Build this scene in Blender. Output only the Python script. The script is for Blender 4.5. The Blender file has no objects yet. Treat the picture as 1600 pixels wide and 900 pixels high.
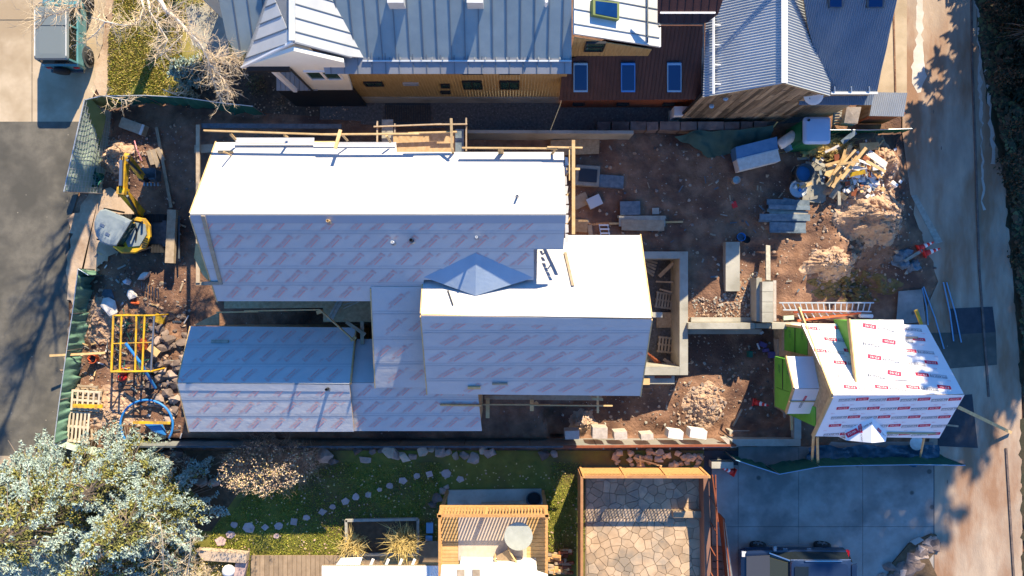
import bpy, math, random
from mathutils import Vector, Matrix, noise
random.seed(11)
R = math.radians
SC = bpy.context.scene
COL = SC.collection
# ---------------------------------------------------------------- camera, sky, sun, exposure
H, F = 34.0, 1122.0                      # flying height in metres and focal length in photo pixels
cam = bpy.data.cameras.new("camera"); camo = bpy.data.objects.new("camera", cam); COL.objects.link(camo)
camo.location = (0, 0, H); camo.rotation_euler = (0, 0, 0)
cam.sensor_fit = 'HORIZONTAL'; cam.angle = 2 * math.atan(800 / F); cam.clip_start = .5; cam.clip_end = 2000
SC.camera = camo
SUN_EL, SUN_AZ = R(31.7), R(21)            # sun from the top of the picture, a little to the right
w = bpy.data.worlds.new("World"); SC.world = w; w.use_nodes = True
nt = w.node_tree; bg = nt.nodes["Background"]
sky = nt.nodes.new("ShaderNodeTexSky"); sky.sky_type = 'NISHITA'; sky.sun_disc = False
sky.sun_elevation = SUN_EL; sky.sun_rotation = SUN_AZ; sky.altitude = 2400; sky.air_density = 1.0; sky.dust_density = 0.3; sky.ozone_density = 3.0
hs = nt.nodes.new("ShaderNodeHueSaturation"); hs.inputs["Saturation"].default_value = 1.25
nt.links.new(sky.outputs[0], hs.inputs["Color"]); nt.links.new(hs.outputs[0], bg.inputs[0])
bg.inputs[1].default_value = 0.135
sl = bpy.data.lights.new("sun", 'SUN'); sl.energy = 4.0; sl.angle = R(.5); sl.color = (1, .85, .60)
so = bpy.data.objects.new("sun", sl); COL.objects.link(so)
sdir = Vector((math.sin(SUN_AZ) * math.cos(SUN_EL), math.cos(SUN_AZ) * math.cos(SUN_EL), math.sin(SUN_EL)))
so.rotation_euler = sdir.to_track_quat('Z', 'Y').to_euler(); so.location = sdir * 60
SC.view_settings.view_transform = 'Standard'; SC.view_settings.look = 'None'
SC.view_settings.exposure = 1.53; SC.view_settings.gamma = 1
SC.render.engine = 'CYCLES'; SC.cycles.max_bounces = 5

# ---------------------------------------------------------------- helpers
def P(px, py, z=0.0):                    # a point of the place at height z, read off the survey photo
    s = (H - z) / F
    return Vector(((px - 800) * s, (450 - py) * s, z))
def onplane(px, py, pl):
    z0, a, b = pl; ux, uy = (px - 800) / F, (450 - py) / F; k = a * ux + b * uy
    return P(px, py, (z0 + k * H) / (1 + k))
def pz(pl, x, y): return pl[0] + pl[1] * x + pl[2] * y
ORG = {}
def V(*a): return Vector(a)

class MB:
    def __init__(s): s.v = []; s.f = []; s.m = []
    def add(s, vs, fs, mi=0):
        o = len(s.v); s.v += [tuple(v) for v in vs]
        for f in fs: s.f.append(tuple(i + o for i in f)); s.m.append(mi)
        return s
    def box(s, c, d, rz=0, mi=0, rot=None):
        x, y, z = d[0] / 2, d[1] / 2, d[2] / 2
        m = rot if rot is not None else Matrix.Rotation(rz, 3, 'Z')
        vs = [m @ V(*p) + Vector(c) for p in ((-x,-y,-z),(x,-y,-z),(x,y,-z),(-x,y,-z),(-x,-y,z),(x,-y,z),(x,y,z),(-x,y,z))]
        return s.add(vs, [(0,3,2,1),(4,5,6,7),(0,1,5,4),(1,2,6,5),(2,3,7,6),(3,0,4,7)], mi)
    def beam(s, a, b, w, h, mi=0, up=None):
        a, b = Vector(a), Vector(b); d = (b - a)
        if d.length < 1e-6: return s
        u = Vector(up) if up else V(0, 0, 1)
        dn = d.normalized()
        if abs(dn.dot(u)) > .97: u = V(0, 1, 0)
        sd = dn.cross(u).normalized() * (w / 2); uu = sd.cross(dn).normalized() * (h / 2)
        vs = [a - sd - uu, a + sd - uu, a + sd + uu, a - sd + uu, b - sd - uu, b + sd - uu, b + sd + uu, b - sd + uu]
        return s.add(vs, [(0,1,2,3),(7,6,5,4),(0,4,5,1),(1,5,6,2),(2,6,7,3),(3,7,4,0)], mi)
    def tube(s, pts, r, n=6, mi=0, cap=True):
        pts = [Vector(p) for p in pts]; k = len(pts)
        rs = r if isinstance(r, (list, tuple)) else [r] * k
        vs = []; ref = V(.31, .2, .93)
        for i, p in enumerate(pts):
            d = (pts[min(i + 1, k - 1)] - pts[max(i - 1, 0)]).normalized()
            if abs(d.dot(ref)) > .97: ref = V(.9, .1, .2)
            a = d.cross(ref).normalized(); b = d.cross(a)
            for j in range(n):
                t = 2 * math.pi * j / n; vs.append(p + (a * math.cos(t) + b * math.sin(t)) * rs[i])
        fs = [(i*n+j, i*n+(j+1)%n, (i+1)*n+(j+1)%n, (i+1)*n+j) for i in range(k-1) for j in range(n)]
        if cap: fs += [tuple(range(n))[::-1], tuple(range((k-1)*n, k*n))]
        return s.add(vs, fs, mi)
    def slab(s, top, vec, mi=0):
        top = [Vector(p) for p in top]; n = len(top); vec = Vector(vec)
        vs = top + [p + vec for p in top]
        fs = [tuple(range(n)), tuple(range(2*n-1, n-1, -1))] + [(i, n+i, n+(i+1)%n, (i+1)%n) for i in range(n)]
        return s.add(vs, fs, mi)
    def poly(s, pts, mi=0): return s.add(pts, [tuple(range(len(pts)))], mi)
    def loft(s, secs, mi=0, cap=True):
        n = len(secs[0]); vs = [p for q in secs for p in q]
        fs = [(i*n+j, i*n+(j+1)%n, (i+1)*n+(j+1)%n, (i+1)*n+j) for i in range(len(secs)-1) for j in range(n)]
        if cap: fs += [tuple(range(n))[::-1], tuple(range((len(secs)-1)*n, len(secs)*n))]
        return s.add(vs, fs, mi)
    def grid(s, fn, nu, nv, mi=0):
        vs = [fn(i / nu, j / nv) for j in range(nv + 1) for i in range(nu + 1)]
        fs = [(j*(nu+1)+i, j*(nu+1)+i+1, (j+1)*(nu+1)+i+1, (j+1)*(nu+1)+i) for j in range(nv) for i in range(nu)]
        return s.add(vs, fs, mi)
    def lathe(s, c, prof, n=12, mi=0, ax=None):
        c = Vector(c); m = ax or Matrix.Identity(3); vs = []
        for r, z in prof:
            for j in range(n): t = 2*math.pi*j/n; vs.append(c + m @ V(r*math.cos(t), r*math.sin(t), z))
        k = len(prof); fs = [(i*n+j, i*n+(j+1)%n, (i+1)*n+(j+1)%n, (i+1)*n+j) for i in range(k-1) for j in range(n)]
        fs += [tuple(range(n))[::-1], tuple(range((k-1)*n, k*n))]
        return s.add(vs, fs, mi)
    def build(s, name, mats, parent=None, smooth=False):
        me = bpy.data.meshes.new(name)
        off = ORG[parent.name] if parent is not None else V(0, 0, 0)
        me.from_pydata([(v[0]-off.x, v[1]-off.y, v[2]-off.z) for v in s.v], [], s.f)
        for m in (mats if isinstance(mats, (list, tuple)) else [mats]): me.materials.append(m)
        if len(me.materials) > 1: me.polygons.foreach_set('material_index', s.m)
        if smooth: me.polygons.foreach_set('use_smooth', [True] * len(me.polygons))
        me.update()
        o = bpy.data.objects.new(name, me); COL.objects.link(o)
        if parent is not None: o.parent = parent; ORG[o.name] = off
        return o

def tag(o, label=None, cat=None, group=None, kind=None):
    if label: o['label'] = label
    if cat: o['category'] = cat
    if group: o['group'] = group
    if kind: o['kind'] = kind
    return o
def thing(name, label, cat, loc=(0, 0, 0), rz=0, group=None):
    o = bpy.data.objects.new(name, None); COL.objects.link(o); o.empty_display_size = .2
    o.location = loc; o.rotation_euler = (0, 0, rz)
    ORG[o.name] = Vector(loc) if not rz else V(0, 0, 0)
    return tag(o, label, cat, group)
def proto(name, label, cat, group=None):          # built round the origin, put in place afterwards
    return thing(name, label, cat, (0, 0, 0), 0, group)
def dup(o, loc=None, rz=None, label=None, parent=None, scale=None):
    c = o.copy(); COL.objects.link(c)
    if parent is not None: c.parent = parent
    if loc is not None: c.location = loc
    if rz is not None: c.rotation_euler = (0, 0, rz)
    if label: c['label'] = label
    if scale: c.scale = scale
    for ch in list(o.children): dup(ch, parent=c)
    return c
def struct(mb, name, m, smooth=False): return tag(mb.build(name, m, None, smooth), kind='structure')

def hullrock(rx, ry, rz, seed, n=13):
    import bmesh
    rd = random.Random(seed); bm = bmesh.new()
    for i in range(n):
        t = rd.uniform(0, 2*math.pi); c = rd.uniform(-.75, 1); s_ = math.sqrt(1-c*c); k = rd.uniform(.78, 1.05)
        bm.verts.new((rx*s_*math.cos(t)*k, ry*s_*math.sin(t)*k, rz*c*k))
    r = bmesh.ops.convex_hull(bm, input=bm.verts)
    bmesh.ops.delete(bm, geom=[e for e in r['geom_interior'] if isinstance(e, bmesh.types.BMVert)], context='VERTS')
    bm.verts.index_update(); vs = [v.co.copy() for v in bm.verts]; fs = [tuple(v.index for v in f.verts) for f in bm.faces]; bm.free()
    return vs, fs
def inpoly(x, y, pg):
    c = False; j = len(pg) - 1
    for i in range(len(pg)):
        a, b = pg[i], pg[j]
        if (a[1] > y) != (b[1] > y) and x < (b[0]-a[0])*(y-a[1])/(b[1]-a[1]) + a[0]: c = not c
        j = i
    return c
def clip(pg, ax, lo, hi):                 # clip a list of 2-D points to lo <= p[ax] <= hi
    for k, sg in ((lo, 1), (hi, -1)):
        out = []
        for i in range(len(pg)):
            a, b = pg[i-1], pg[i]; da, db = (a[ax]-k)*sg, (b[ax]-k)*sg
            if (da >= 0) != (db >= 0):
                t = da/(da-db); out.append((a[0]+(b[0]-a[0])*t, a[1]+(b[1]-a[1])*t))
            if db >= 0: out.append(b)
        pg = out
        if len(pg) < 3: return []
    return pg

# ---------------------------------------------------------------- materials
def mat(name, c1, c2=None, sc=3.0, rough=.85, bump=0., bsc=None, metal=0., rnd=0., spec=.3, c3=None, sc3=.4, stretch=None, speck=None, dist=.03, coat=0., trans=0., alpha=1.):
    m = bpy.data.materials.new(name); m.use_nodes = True
    t = m.node_tree; L = t.links.new; bs = t.nodes["Principled BSDF"]
    bs.inputs["Roughness"].default_value = rough; bs.inputs["Metallic"].default_value = metal
    bs.inputs["Specular IOR Level"].default_value = spec; bs.inputs["Coat Weight"].default_value = coat
    bs.inputs["Transmission Weight"].default_value = trans; bs.inputs["Alpha"].default_value = alpha
    def N(k): return t.nodes.new(k)
    geo = N("ShaderNodeNewGeometry"); pos = geo.outputs["Position"]
    if stretch:
        mp = N("ShaderNodeMapping"); mp.inputs["Scale"].default_value = stretch; L(pos, mp.inputs[0]); pos = mp.outputs[0]
    def mix(fac, a, b, mode='MIX'):
        n = N("ShaderNodeMix"); n.data_type = 'RGBA'; n.blend_type = mode
        if isinstance(fac, (int, float)): n.inputs[0].default_value = fac
        else: L(fac, n.inputs[0])
        for k, q in ((6, a), (7, b)):
            if isinstance(q, tuple): n.inputs[k].default_value = (*q, 1)
            else: L(q, n.inputs[k])
        return n.outputs[2]
    def nz(scale, detail=6, lo=.35, hi=.65):
        n = N("ShaderNodeTexNoise"); n.inputs["Scale"].default_value = scale; n.inputs["Detail"].default_value = detail; n.inputs["Roughness"].default_value = .62; L(pos, n.inputs["Vector"])
        r = N("ShaderNodeMapRange"); r.inputs[1].default_value = lo; r.inputs[2].default_value = hi; L(n.outputs[0], r.inputs[0]); return r.outputs[0], n.outputs[0]
    col = c1
    if c2: col = mix(nz(sc)[0], c1, c2)
    if c3: col = mix(nz(sc3, 4, .45, .62)[0], col, c3)
    if speck:
        vo = N("ShaderNodeTexVoronoi"); vo.inputs["Scale"].default_value = speck[1]; L(pos, vo.inputs["Vector"])
        r = N("ShaderNodeMapRange"); r.inputs[1].default_value = speck[2]; r.inputs[2].default_value = speck[2]*.6; L(vo.outputs["Distance"], r.inputs[0])
        sx = N("ShaderNodeSeparateColor"); L(vo.outputs["Color"], sx.inputs[0])
        g = N("ShaderNodeMath"); g.operation = 'GREATER_THAN'; g.inputs[1].default_value = 1-speck[3]; L(sx.outputs[0], g.inputs[0])
        mu = N("ShaderNodeMath"); mu.operation = 'MULTIPLY'; L(r.outputs[0], mu.inputs[0]); L(g.outputs[0], mu.inputs[1])
        col = mix(mu.outputs[0], col, speck[0])
    if rnd:
        oi = N("ShaderNodeObjectInfo"); r = N("ShaderNodeMapRange"); r.inputs[3].default_value = 1-rnd; r.inputs[4].default_value = 1+rnd; L(oi.outputs["Random"], r.inputs[0])
        h = N("ShaderNodeHueSaturation"); L(r.outputs[0], h.inputs["Value"])
        if isinstance(col, tuple): h.inputs["Color"].default_value = (*col, 1)
        else: L(col, h.inputs["Color"])
        col = h.outputs[0]
    if isinstance(col, tuple): bs.inputs["Base Color"].default_value = (*col, 1)
    else: L(col, bs.inputs["Base Color"])
    if bump:
        b = N("ShaderNodeBump"); b.inputs["Strength"].default_value = bump; b.inputs["Distance"].default_value = dist
        L(nz(bsc or sc*4, 8)[1], b.inputs["Height"]); L(b.outputs[0], bs.inputs["Normal"])
    return m
M = {}
def mk(k, *a, **kw): M[k] = mat(k, *a, **kw)
mk('dirt', (.185,.095,.056), (.30,.172,.112), sc=1.6, bump=1., bsc=9, c3=(.11,.058,.042), sc3=.45, speck=((.40,.33,.28), 5.5, .18, .13), dist=.06)
mk('dirtpile', (.39,.25,.165), (.52,.36,.25), sc=2.5, bump=1, bsc=8, dist=.08)  # paler than dirt, here and in verge, to carry the sunlight
mk('verge', (.40,.285,.19), (.52,.39,.28), sc=1.4, bump=.6, bsc=9, c3=(.30,.20,.13), sc3=.6)
mk('asphalt', (.10,.092,.078), (.155,.14,.115), sc=1.6, bump=.5, bsc=40, c3=(.075,.07,.06), sc3=.3, speck=((.30,.26,.20), 3., .10, .2))
mk('asphalt2', (.035,.04,.05), (.055,.06,.07), sc=2, bump=.3, bsc=40)
mk('apron', (.40,.315,.215), (.50,.40,.29), sc=.9, bump=.3, bsc=30, c3=(.33,.25,.165), sc3=.35)
mk('alley', (.315,.24,.185), (.44,.335,.25), sc=1.3, bump=.5, bsc=18, c3=(.27,.155,.095), sc3=.55, stretch=(1,.3,1), speck=((.15,.11,.09), 3, .10, .2))
mk('alleytrack', (.38,.33,.285), (.46,.40,.35), sc=3); mk('alleyworn', (.50,.44,.38), (.64,.58,.52), sc=1.2, bump=.3, bsc=20)
mk('drive', (.27,.24,.22), (.36,.325,.30), sc=1.1, bump=.25, bsc=30, c3=(.19,.175,.165), sc3=.45, rnd=.04, speck=((.10,.09,.085), 1.1, .16, .3))
mk('concrete', (.36,.34,.29), (.47,.45,.39), sc=1.6, bump=.3, bsc=20, c3=(.29,.275,.23), sc3=.8, rnd=.06)
mk('wetwall', (.22,.23,.22), (.30,.31,.30), sc=1.2, rough=.22, spec=.5)
mk('gravel', (.085,.082,.078), (.15,.145,.14), sc=9, bump=1, bsc=22, speck=((.2,.2,.2), 9, .3, .3))
mk('mulch', (.05,.038,.03), (.10,.075,.055), sc=6, bump=1, bsc=16, speck=((.3,.22,.14), 6, .16, .16))
mk('soil', (.075,.048,.028), (.13,.085,.05), sc=3, bump=.8, bsc=12)
mk('lawndry', (.24,.20,.045), (.37,.29,.10), sc=2.2, bump=.8, bsc=30, c3=(.12,.13,.02), sc3=.8)
mk('lawn', (.125,.125,.022), (.20,.18,.034), sc=2.0, bump=.8, bsc=30, c3=(.125,.088,.035), sc3=.3)
mk('grassa', (.22,.25,.03), rnd=.1); mk('grassb', (.40,.36,.065)); mk('grassc', (.46,.36,.12))
mk('leaflit', (.55,.42,.18)); 
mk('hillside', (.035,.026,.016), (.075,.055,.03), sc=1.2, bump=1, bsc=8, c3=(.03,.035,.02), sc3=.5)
mk('hilldry', (.40,.31,.20), (.48,.38,.25), sc=.08, bump=.3, c3=(.26,.21,.12), sc3=.03)
mk('saddle', (.29,.36,.45), (.33,.40,.49), sc=1.5, rough=.5, bump=.5, bsc=3)  # deep blue of the shaded saddle put into the membrane colour
mk('lapline', (.39,.39,.415), rough=.7)
mk('under', (.46,.455,.465), (.50,.495,.50), sc=1.1, rough=.6, bump=.45, bsc=2.6, dist=.05, rnd=.03)
mk('underedge', (.34,.36,.41), rough=.7)
mk('print', (.66,.33,.32), rough=.7); mk('printred', (.62,.02,.07), rough=.6); mk('printblack', (.03,.035,.06), rough=.6); mk('printpink', (.70,.26,.30), rough=.7)
mk('wrap', (.78,.77,.80), (.84,.83,.85), sc=1, rough=.5, bump=.12, bsc=2, rnd=.02)
mk('osb', (.36,.235,.125), (.50,.345,.20), sc=7, bump=.3, bsc=25, rnd=.08)
mk('lumber', (.52,.335,.15), (.64,.44,.225), sc=4, bump=.15, rnd=.1)
mk('lumberold', (.33,.25,.17), (.43,.34,.24), sc=5, bump=.2, rnd=.14)
mk('lumbergrey', (.25,.235,.20), (.36,.34,.29), sc=5, bump=.2, rnd=.16)
mk('formblue', (.08,.115,.15), (.17,.21,.245), sc=4, bump=.2, rnd=.2, rough=.6)
mk('greenzip', (.10,.33,.035), (.13,.40,.05), sc=2, rough=.6)
mk('metalA', (.235,.295,.315), (.285,.345,.36), sc=1.2, rough=.42, metal=.15, rnd=.05)
mk('metalAl', (.27,.28,.30), (.31,.32,.34), sc=1.2, rough=.45, metal=.3, rnd=.04)
mk('metalD', (.44,.455,.47), (.50,.51,.525), sc=1.2, rough=.42, metal=.1, rnd=.04)  # same metal as the main roof, paler to carry the gable's sunlight
mk('metalseam', (.16,.185,.215), rough=.5, metal=.3)
mk('metalB', (.34,.37,.41), (.40,.43,.47), sc=.9, rough=.45, metal=.35)
mk('metalBshade', (.15,.19,.25), (.19,.23,.29), sc=.9, rough=.5, metal=.3)  # barn metal again, darker and bluer with its shade painted in
mk('metalC', (.55,.56,.56), (.66,.67,.67), sc=1, rough=.45, metal=.3)
mk('brownroof', (.050,.020,.017), (.075,.030,.024), sc=2, rough=.55, rnd=.08)
mk('rust', (.20,.055,.025), (.27,.08,.035), sc=3, rough=.7)
mk('whitewall', (.68,.68,.62), (.74,.74,.68), sc=1, rough=.8)
mk('white', (.78,.78,.77), rough=.55); mk('trimwhite', (.80,.80,.80), rough=.4)
mk('siding', (.30,.205,.085), (.40,.28,.13), sc=3, stretch=(6,6,.5), rnd=.1)
mk('barnwood', (.17,.12,.08), (.29,.22,.145), sc=2.2, stretch=(5,5,.6), rnd=.62, bump=.2)
mk('darkmetal', (.03,.032,.036), rough=.5, metal=.3)
mk('grate', (.06,.075,.085), rough=.5, metal=.4)
mk('glass', (.02,.06,.05), rough=.08, spec=.6); mk('skyglass', (.004,.03,.12), rough=.05, spec=.35)  # skyglass: blue of the mirrored sky put into the pane colour
mk('yellow', (.62,.36,.015), (.72,.44,.03), sc=3, rough=.45, rnd=.04, c3=(.33,.20,.05), sc3=2.2)
mk('greypaint', (.19,.23,.25), (.25,.29,.31), sc=2, rough=.4)
mk('rubber', (.022,.022,.024), rough=.85); mk('steel', (.35,.36,.38), rough=.35, metal=.8)
mk('steeldark', (.07,.085,.10), (.12,.14,.16), sc=5, rough=.5, metal=.4)
mk('alum', (.55,.58,.60), rough=.4, metal=.5)
mk('orange', (.65,.12,.04), rough=.5); mk('red', (.62,.03,.03), rough=.5); mk('conered', (.80,.045,.035), rough=.5)
mk('blue', (.03,.20,.55), rough=.4); mk('bluelight', (.16,.35,.55), rough=.5)
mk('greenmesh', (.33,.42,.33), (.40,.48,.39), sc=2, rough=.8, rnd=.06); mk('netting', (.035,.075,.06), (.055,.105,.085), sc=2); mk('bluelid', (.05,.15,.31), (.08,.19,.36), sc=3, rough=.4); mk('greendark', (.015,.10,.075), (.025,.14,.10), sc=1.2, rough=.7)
mk('greenmid', (.11,.22,.165), (.16,.29,.22), sc=6, stretch=(3,3,.4), rough=.85); mk('soilolive', (.15,.105,.035), (.21,.15,.06), sc=2, bump=1, bsc=8); mk('palletwood', (.50,.42,.32), (.60,.52,.41), sc=4, rnd=.15); mk('olive', (.13,.17,.06), (.17,.21,.08), sc=2)
mk('portagreen', (.01,.12,.055), rough=.45); mk('portaroof', (.42,.52,.68), rough=.4)
mk('tarp', (.02,.06,.10), (.05,.12,.18), sc=1.5, rough=.25, bump=.8, bsc=3, dist=.08)
mk('tarpblack', (.022,.028,.04), (.035,.042,.055), sc=1.2, rough=.5)
mk('teal', (.075,.22,.25), (.10,.26,.29), sc=3, rough=.3, coat=.4); mk('carroof', (.16,.185,.19), rough=.35, coat=.4)
mk('cardark', (.010,.018,.045), rough=.22, coat=1.); mk('carnavy', (.014,.028,.07), rough=.25, coat=.8); mk('windglass', (.07,.066,.03), rough=.1, spec=.6); mk('carhood', (.055,.058,.07), rough=.3, coat=.6); mk('joint', (.20,.155,.10), (.27,.21,.14), sc=3); mk('carglass', (.012,.016,.018), rough=.04, spec=.8)  # carhood and windglass: reflections put into hood and windscreen colours
mk('chrome', (.7,.7,.72), rough=.15, metal=.9); mk('tail', (.6,.01,.02), rough=.25); mk('lampglass', (.6,.6,.6), rough=.2)
mk('stone', (.27,.20,.165), (.40,.31,.26), sc=3, bump=.7, bsc=8, rnd=.25)
mk('stonelit', (.40,.30,.22), (.52,.41,.31), sc=3, bump=.7, bsc=8, rnd=.2)
mk('stonedark', (.115,.085,.075), (.20,.15,.13), sc=3, bump=.7, bsc=8, rnd=.25)
mk('pathstone', (.42,.29,.27), (.54,.40,.36), sc=3, bump=.4, bsc=10, rnd=.18)
mk('flag', (.40,.275,.175), (.53,.385,.255), sc=1.4, bump=.35, bsc=10, rnd=.2, c3=(.30,.24,.18), sc3=.8)
mk('blockwhite', (.40,.34,.29), (.54,.47,.41), sc=5, bump=.4, rnd=.08)
mk('cedar', (.42,.215,.075), (.55,.30,.12), sc=3, rnd=.08, stretch=(3,3,3))
mk('fencebrown', (.34,.16,.075), (.43,.215,.10), sc=3, rnd=.08); mk('railbrown', (.22,.115,.08), rough=.7)
mk('deck', (.25,.175,.11), (.33,.235,.15), sc=3, rnd=.15); mk('decklight', (.48,.30,.12), (.56,.37,.17), sc=3, rnd=.06)
mk('tablegrey', (.34,.35,.31), (.40,.41,.37)); mk('rug', (.44,.35,.28), (.50,.41,.34), sc=4)
mk('needleblue', (.28,.375,.335), (.44,.525,.475), sc=1.5, rough=.7); mk('needlegreen', (.23,.245,.065), (.33,.30,.09), sc=1.2); mk('needledark', (.10,.11,.045), (.16,.16,.065), sc=1)
mk('sprucedark', (.015,.028,.018), (.03,.045,.025), sc=1)
mk('bark', (.16,.12,.09), (.24,.19,.15), sc=6, bump=.4); mk('birch', (.62,.56,.47), (.74,.69,.60), sc=4, bump=.2)
mk('twig', (.60,.47,.31), (.70,.57,.40), sc=3); mk('twigdark', (.22,.15,.10))
mk('drybrown', (.40,.26,.17), (.52,.37,.26), sc=4); mk('drystraw', (.55,.40,.13), (.66,.50,.20), sc=3)
mk('scrub', (.055,.05,.03), (.09,.08,.045), sc=2); mk('scrubbrown', (.10,.055,.03), (.14,.08,.045), sc=2)
mk('purple', (.10,.08,.22), rough=.6); mk('plastic', (.5,.55,.6), rough=.25); mk('black', (.015,.015,.018), rough=.6)
mk('insul', (.62,.56,.50), (.74,.70,.66), sc=5, bump=.5)
# ---------------------------------------------------------------- ground and paved sheets
def pxpoly(pts, z=0.0): return [P(x, y, z) for x, y in pts]
SITE = [(168,168),(390,188),(560,190),(735,206),(1000,208),(1240,212),(1420,208),(1436,330),(1478,440),(1440,520),(1478,620),(1465,690),(1250,697),(1140,697),(205,697),(88,700),(100,600),(128,436),(166,404),(208,340),(172,300)]
SITEW = [tuple(P(x, y))[:2] for x, y in SITE]
MOUNDS = [(185,248,42,.85),(238,235,20,.3),(1362,348,52,1.0),(1310,405,42,.7),(1385,262,30,.6),(1330,268,46,.6),(265,540,45,.45),(160,480,38,.3),(1345,455,55,-.8),(1130,470,55,.15),
          (1110,625,48,.35),(905,668,30,.3),(1035,660,20,.35),(1290,340,25,.2),(960,240,40,.3),(215,440,25,.35),(150,660,40,.2),(1150,250,50,.1)]
MW = [(P(x, y).x, P(x, y).y, r/33., h) for x, y, r, h in MOUNDS]
PIT = [tuple(P(x, y))[:2] for x, y in ((960,400),(1063,400),(1063,578),(960,578))]
LOW = [tuple(P(x, y))[:2] for x, y in ((1076,509),(1236,509),(1238,640),(1225,660),(1140,680),(1120,692),(860,692),(850,640),(1055,600))]
TRENCH = [tuple(P(x, y))[:2] for x, y in ((205,684),(880,684),(880,694),(205,694))]
def edge_dist(x, y):
    m = 9.
    for i in range(len(SITEW)):
        (ax, ay), (bx, by) = SITEW[i-1], SITEW[i]; dx, dy = bx-ax, by-ay
        t = max(0, min(1, ((x-ax)*dx+(y-ay)*dy)/(dx*dx+dy*dy+1e-9))); ex, ey = x-ax-t*dx, y-ay-t*dy; d = ex*ex+ey*ey
        if d < m: m = d
    return math.sqrt(m)
def gz(x, y):
    if not inpoly(x, y, SITEW): return -.05
    if inpoly(x, y, PIT): return -1.6
    z = .05 + .035*math.sin(7.5*(x*.3+y+.6*noise.noise(V(x*.25,y*.25,6))))*max(0,noise.noise(V(x*.2,y*.2,11)))*2 + .10 * noise.fractal(V(x*.55, y*.55, 3), 1, 2, 4) + .03 * noise.noise(V(x*3, y*3, 1))
    for mx, my, r, h in MW:
        d2 = ((x-mx)**2 + (y-my)**2) / (r*r)
        if d2 < 4: z += h * math.exp(-d2*1.6) * (1 + .45*noise.fractal(V(x*1.9, y*1.9, 7), 1, 2, 5))
    if (x > 17 or x < -16): k = min(1, edge_dist(x, y)/.9 + .35*noise.noise(V(x*1.1,y*1.1,8))); z = -.05 + (z+.05)*max(0,k)
    if inpoly(x, y, LOW): z -= 1.0
    if inpoly(x, y, TRENCH): z -= .7
    return z
def gp(px, py, dz=0.0):
    p = P(px, py)
    z = gz(p.x, p.y); p = P(px, py, max(z, -.2)); p.z = gz(p.x, p.y) + dz
    return p
xs = [-400,-150,-80,-50,-36,-30] + [-27 + i*.18 for i in range(301)] + [30,36,50,80,150,400]
ys = [-400,-150,-80,-50,-30,-20] + [-15 + i*.18 for i in range(161)] + [17,20,30,50,80,150,400]
g = MB(); nx = len(xs)
g.add([(x, y, gz(x, y)) for y in ys for x in xs], [(j*nx+i, j*nx+i+1, (j+1)*nx+i+1, (j+1)*nx+i) for j in range(len(ys)-1) for i in range(nx-1)])
struct(g, 'ground', M['dirt'], True)
def sheet(name, pts, z, m, jit=0, step=14):
    if jit:
        out = []
        for i in range(len(pts)):
            (ax, ay), (bx, by) = pts[i], pts[(i+1) % len(pts)]; n = max(1, int(math.hypot(bx-ax, by-ay)/step))
            for k in range(n):
                t = k/n; x, y = ax+(bx-ax)*t, ay+(by-ay)*t; out.append((x+jit*noise.noise(V(x*.09,y*.09,1)), y+jit*noise.noise(V(x*.09,y*.09,5))))
        pts = out
    return struct(MB().poly(pxpoly(pts, z)), name, M[m])
sheet('asphalt_road', [(-900,190),(178,190),(150,214),(109,345),(106,420),(108,500),(86,690),(62,712),(-900,712)], .006, 'asphalt')
sheet('concrete_apron', [(-900,-700),(178,-700),(166,0),(163,60),(150,100),(150,140),(140,162),(158,190),(-900,190)], .002, 'apron')
sheet('concrete_street_edge', [(-900,712),(62,712),(86,702),(200,705),(200,1300),(-900,1300)], .002, 'apron')
sheet('dirt_verge', [(140,300),(109,345),(106,420),(108,500),(97,600),(128,440),(170,408),(215,340),(180,296)], .03, 'verge', 12, 8)
sheet('dirt_path', [(178,-600),(166,0),(163,60),(146,110),(150,140),(158,172),(172,165),(178,0),(182,-600)], .010, 'verge', 9, 10)
sheet('front_lawn', [(182,-600),(174,0),(168,60),(166,160),(395,168),(395,-600)], .004, 'lawndry', 9, 10)
sheet('garden_path', [(289,8),(352,0),(358,85),(346,92),(300,70)], .012, 'concrete')
sheet('mulch_bed', [(285,95),(395,95),(560,150),(560,186),(285,168)], .009, 'mulch')
sheet('side_yard', [(500,100),(1260,100),(1260,190),(1100,204),(735,206),(560,194),(500,190)], .013, 'gravel')
sheet('garden_lawn', [(205,704),(1110,704),(1110,1300),(205,1300)], .004, 'lawn')
sheet('planting_soil', [(205,704),(420,704),(380,760),(330,830),(205,830)], .009, 'soil')
sheet('alley', [(1416,-900),(1410,208),(1426,330),(1466,440),(1430,520),(1466,620),(1450,697),(1440,1300),(1600,1300),(1596,600),(1572,300),(1526,60),(1526,-900)], .003, 'alley')
sheet('sidewalk', [(1370,-700),(1417,-700),(1417,152),(1330,152)], .008, 'apron')
sheet('roadside_hill', [(1526,-900),(1526,60),(1572,300),(1596,600),(1600,1300),(2600,1300),(2600,-900)], .006, 'hillside', 10, 10)
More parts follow.
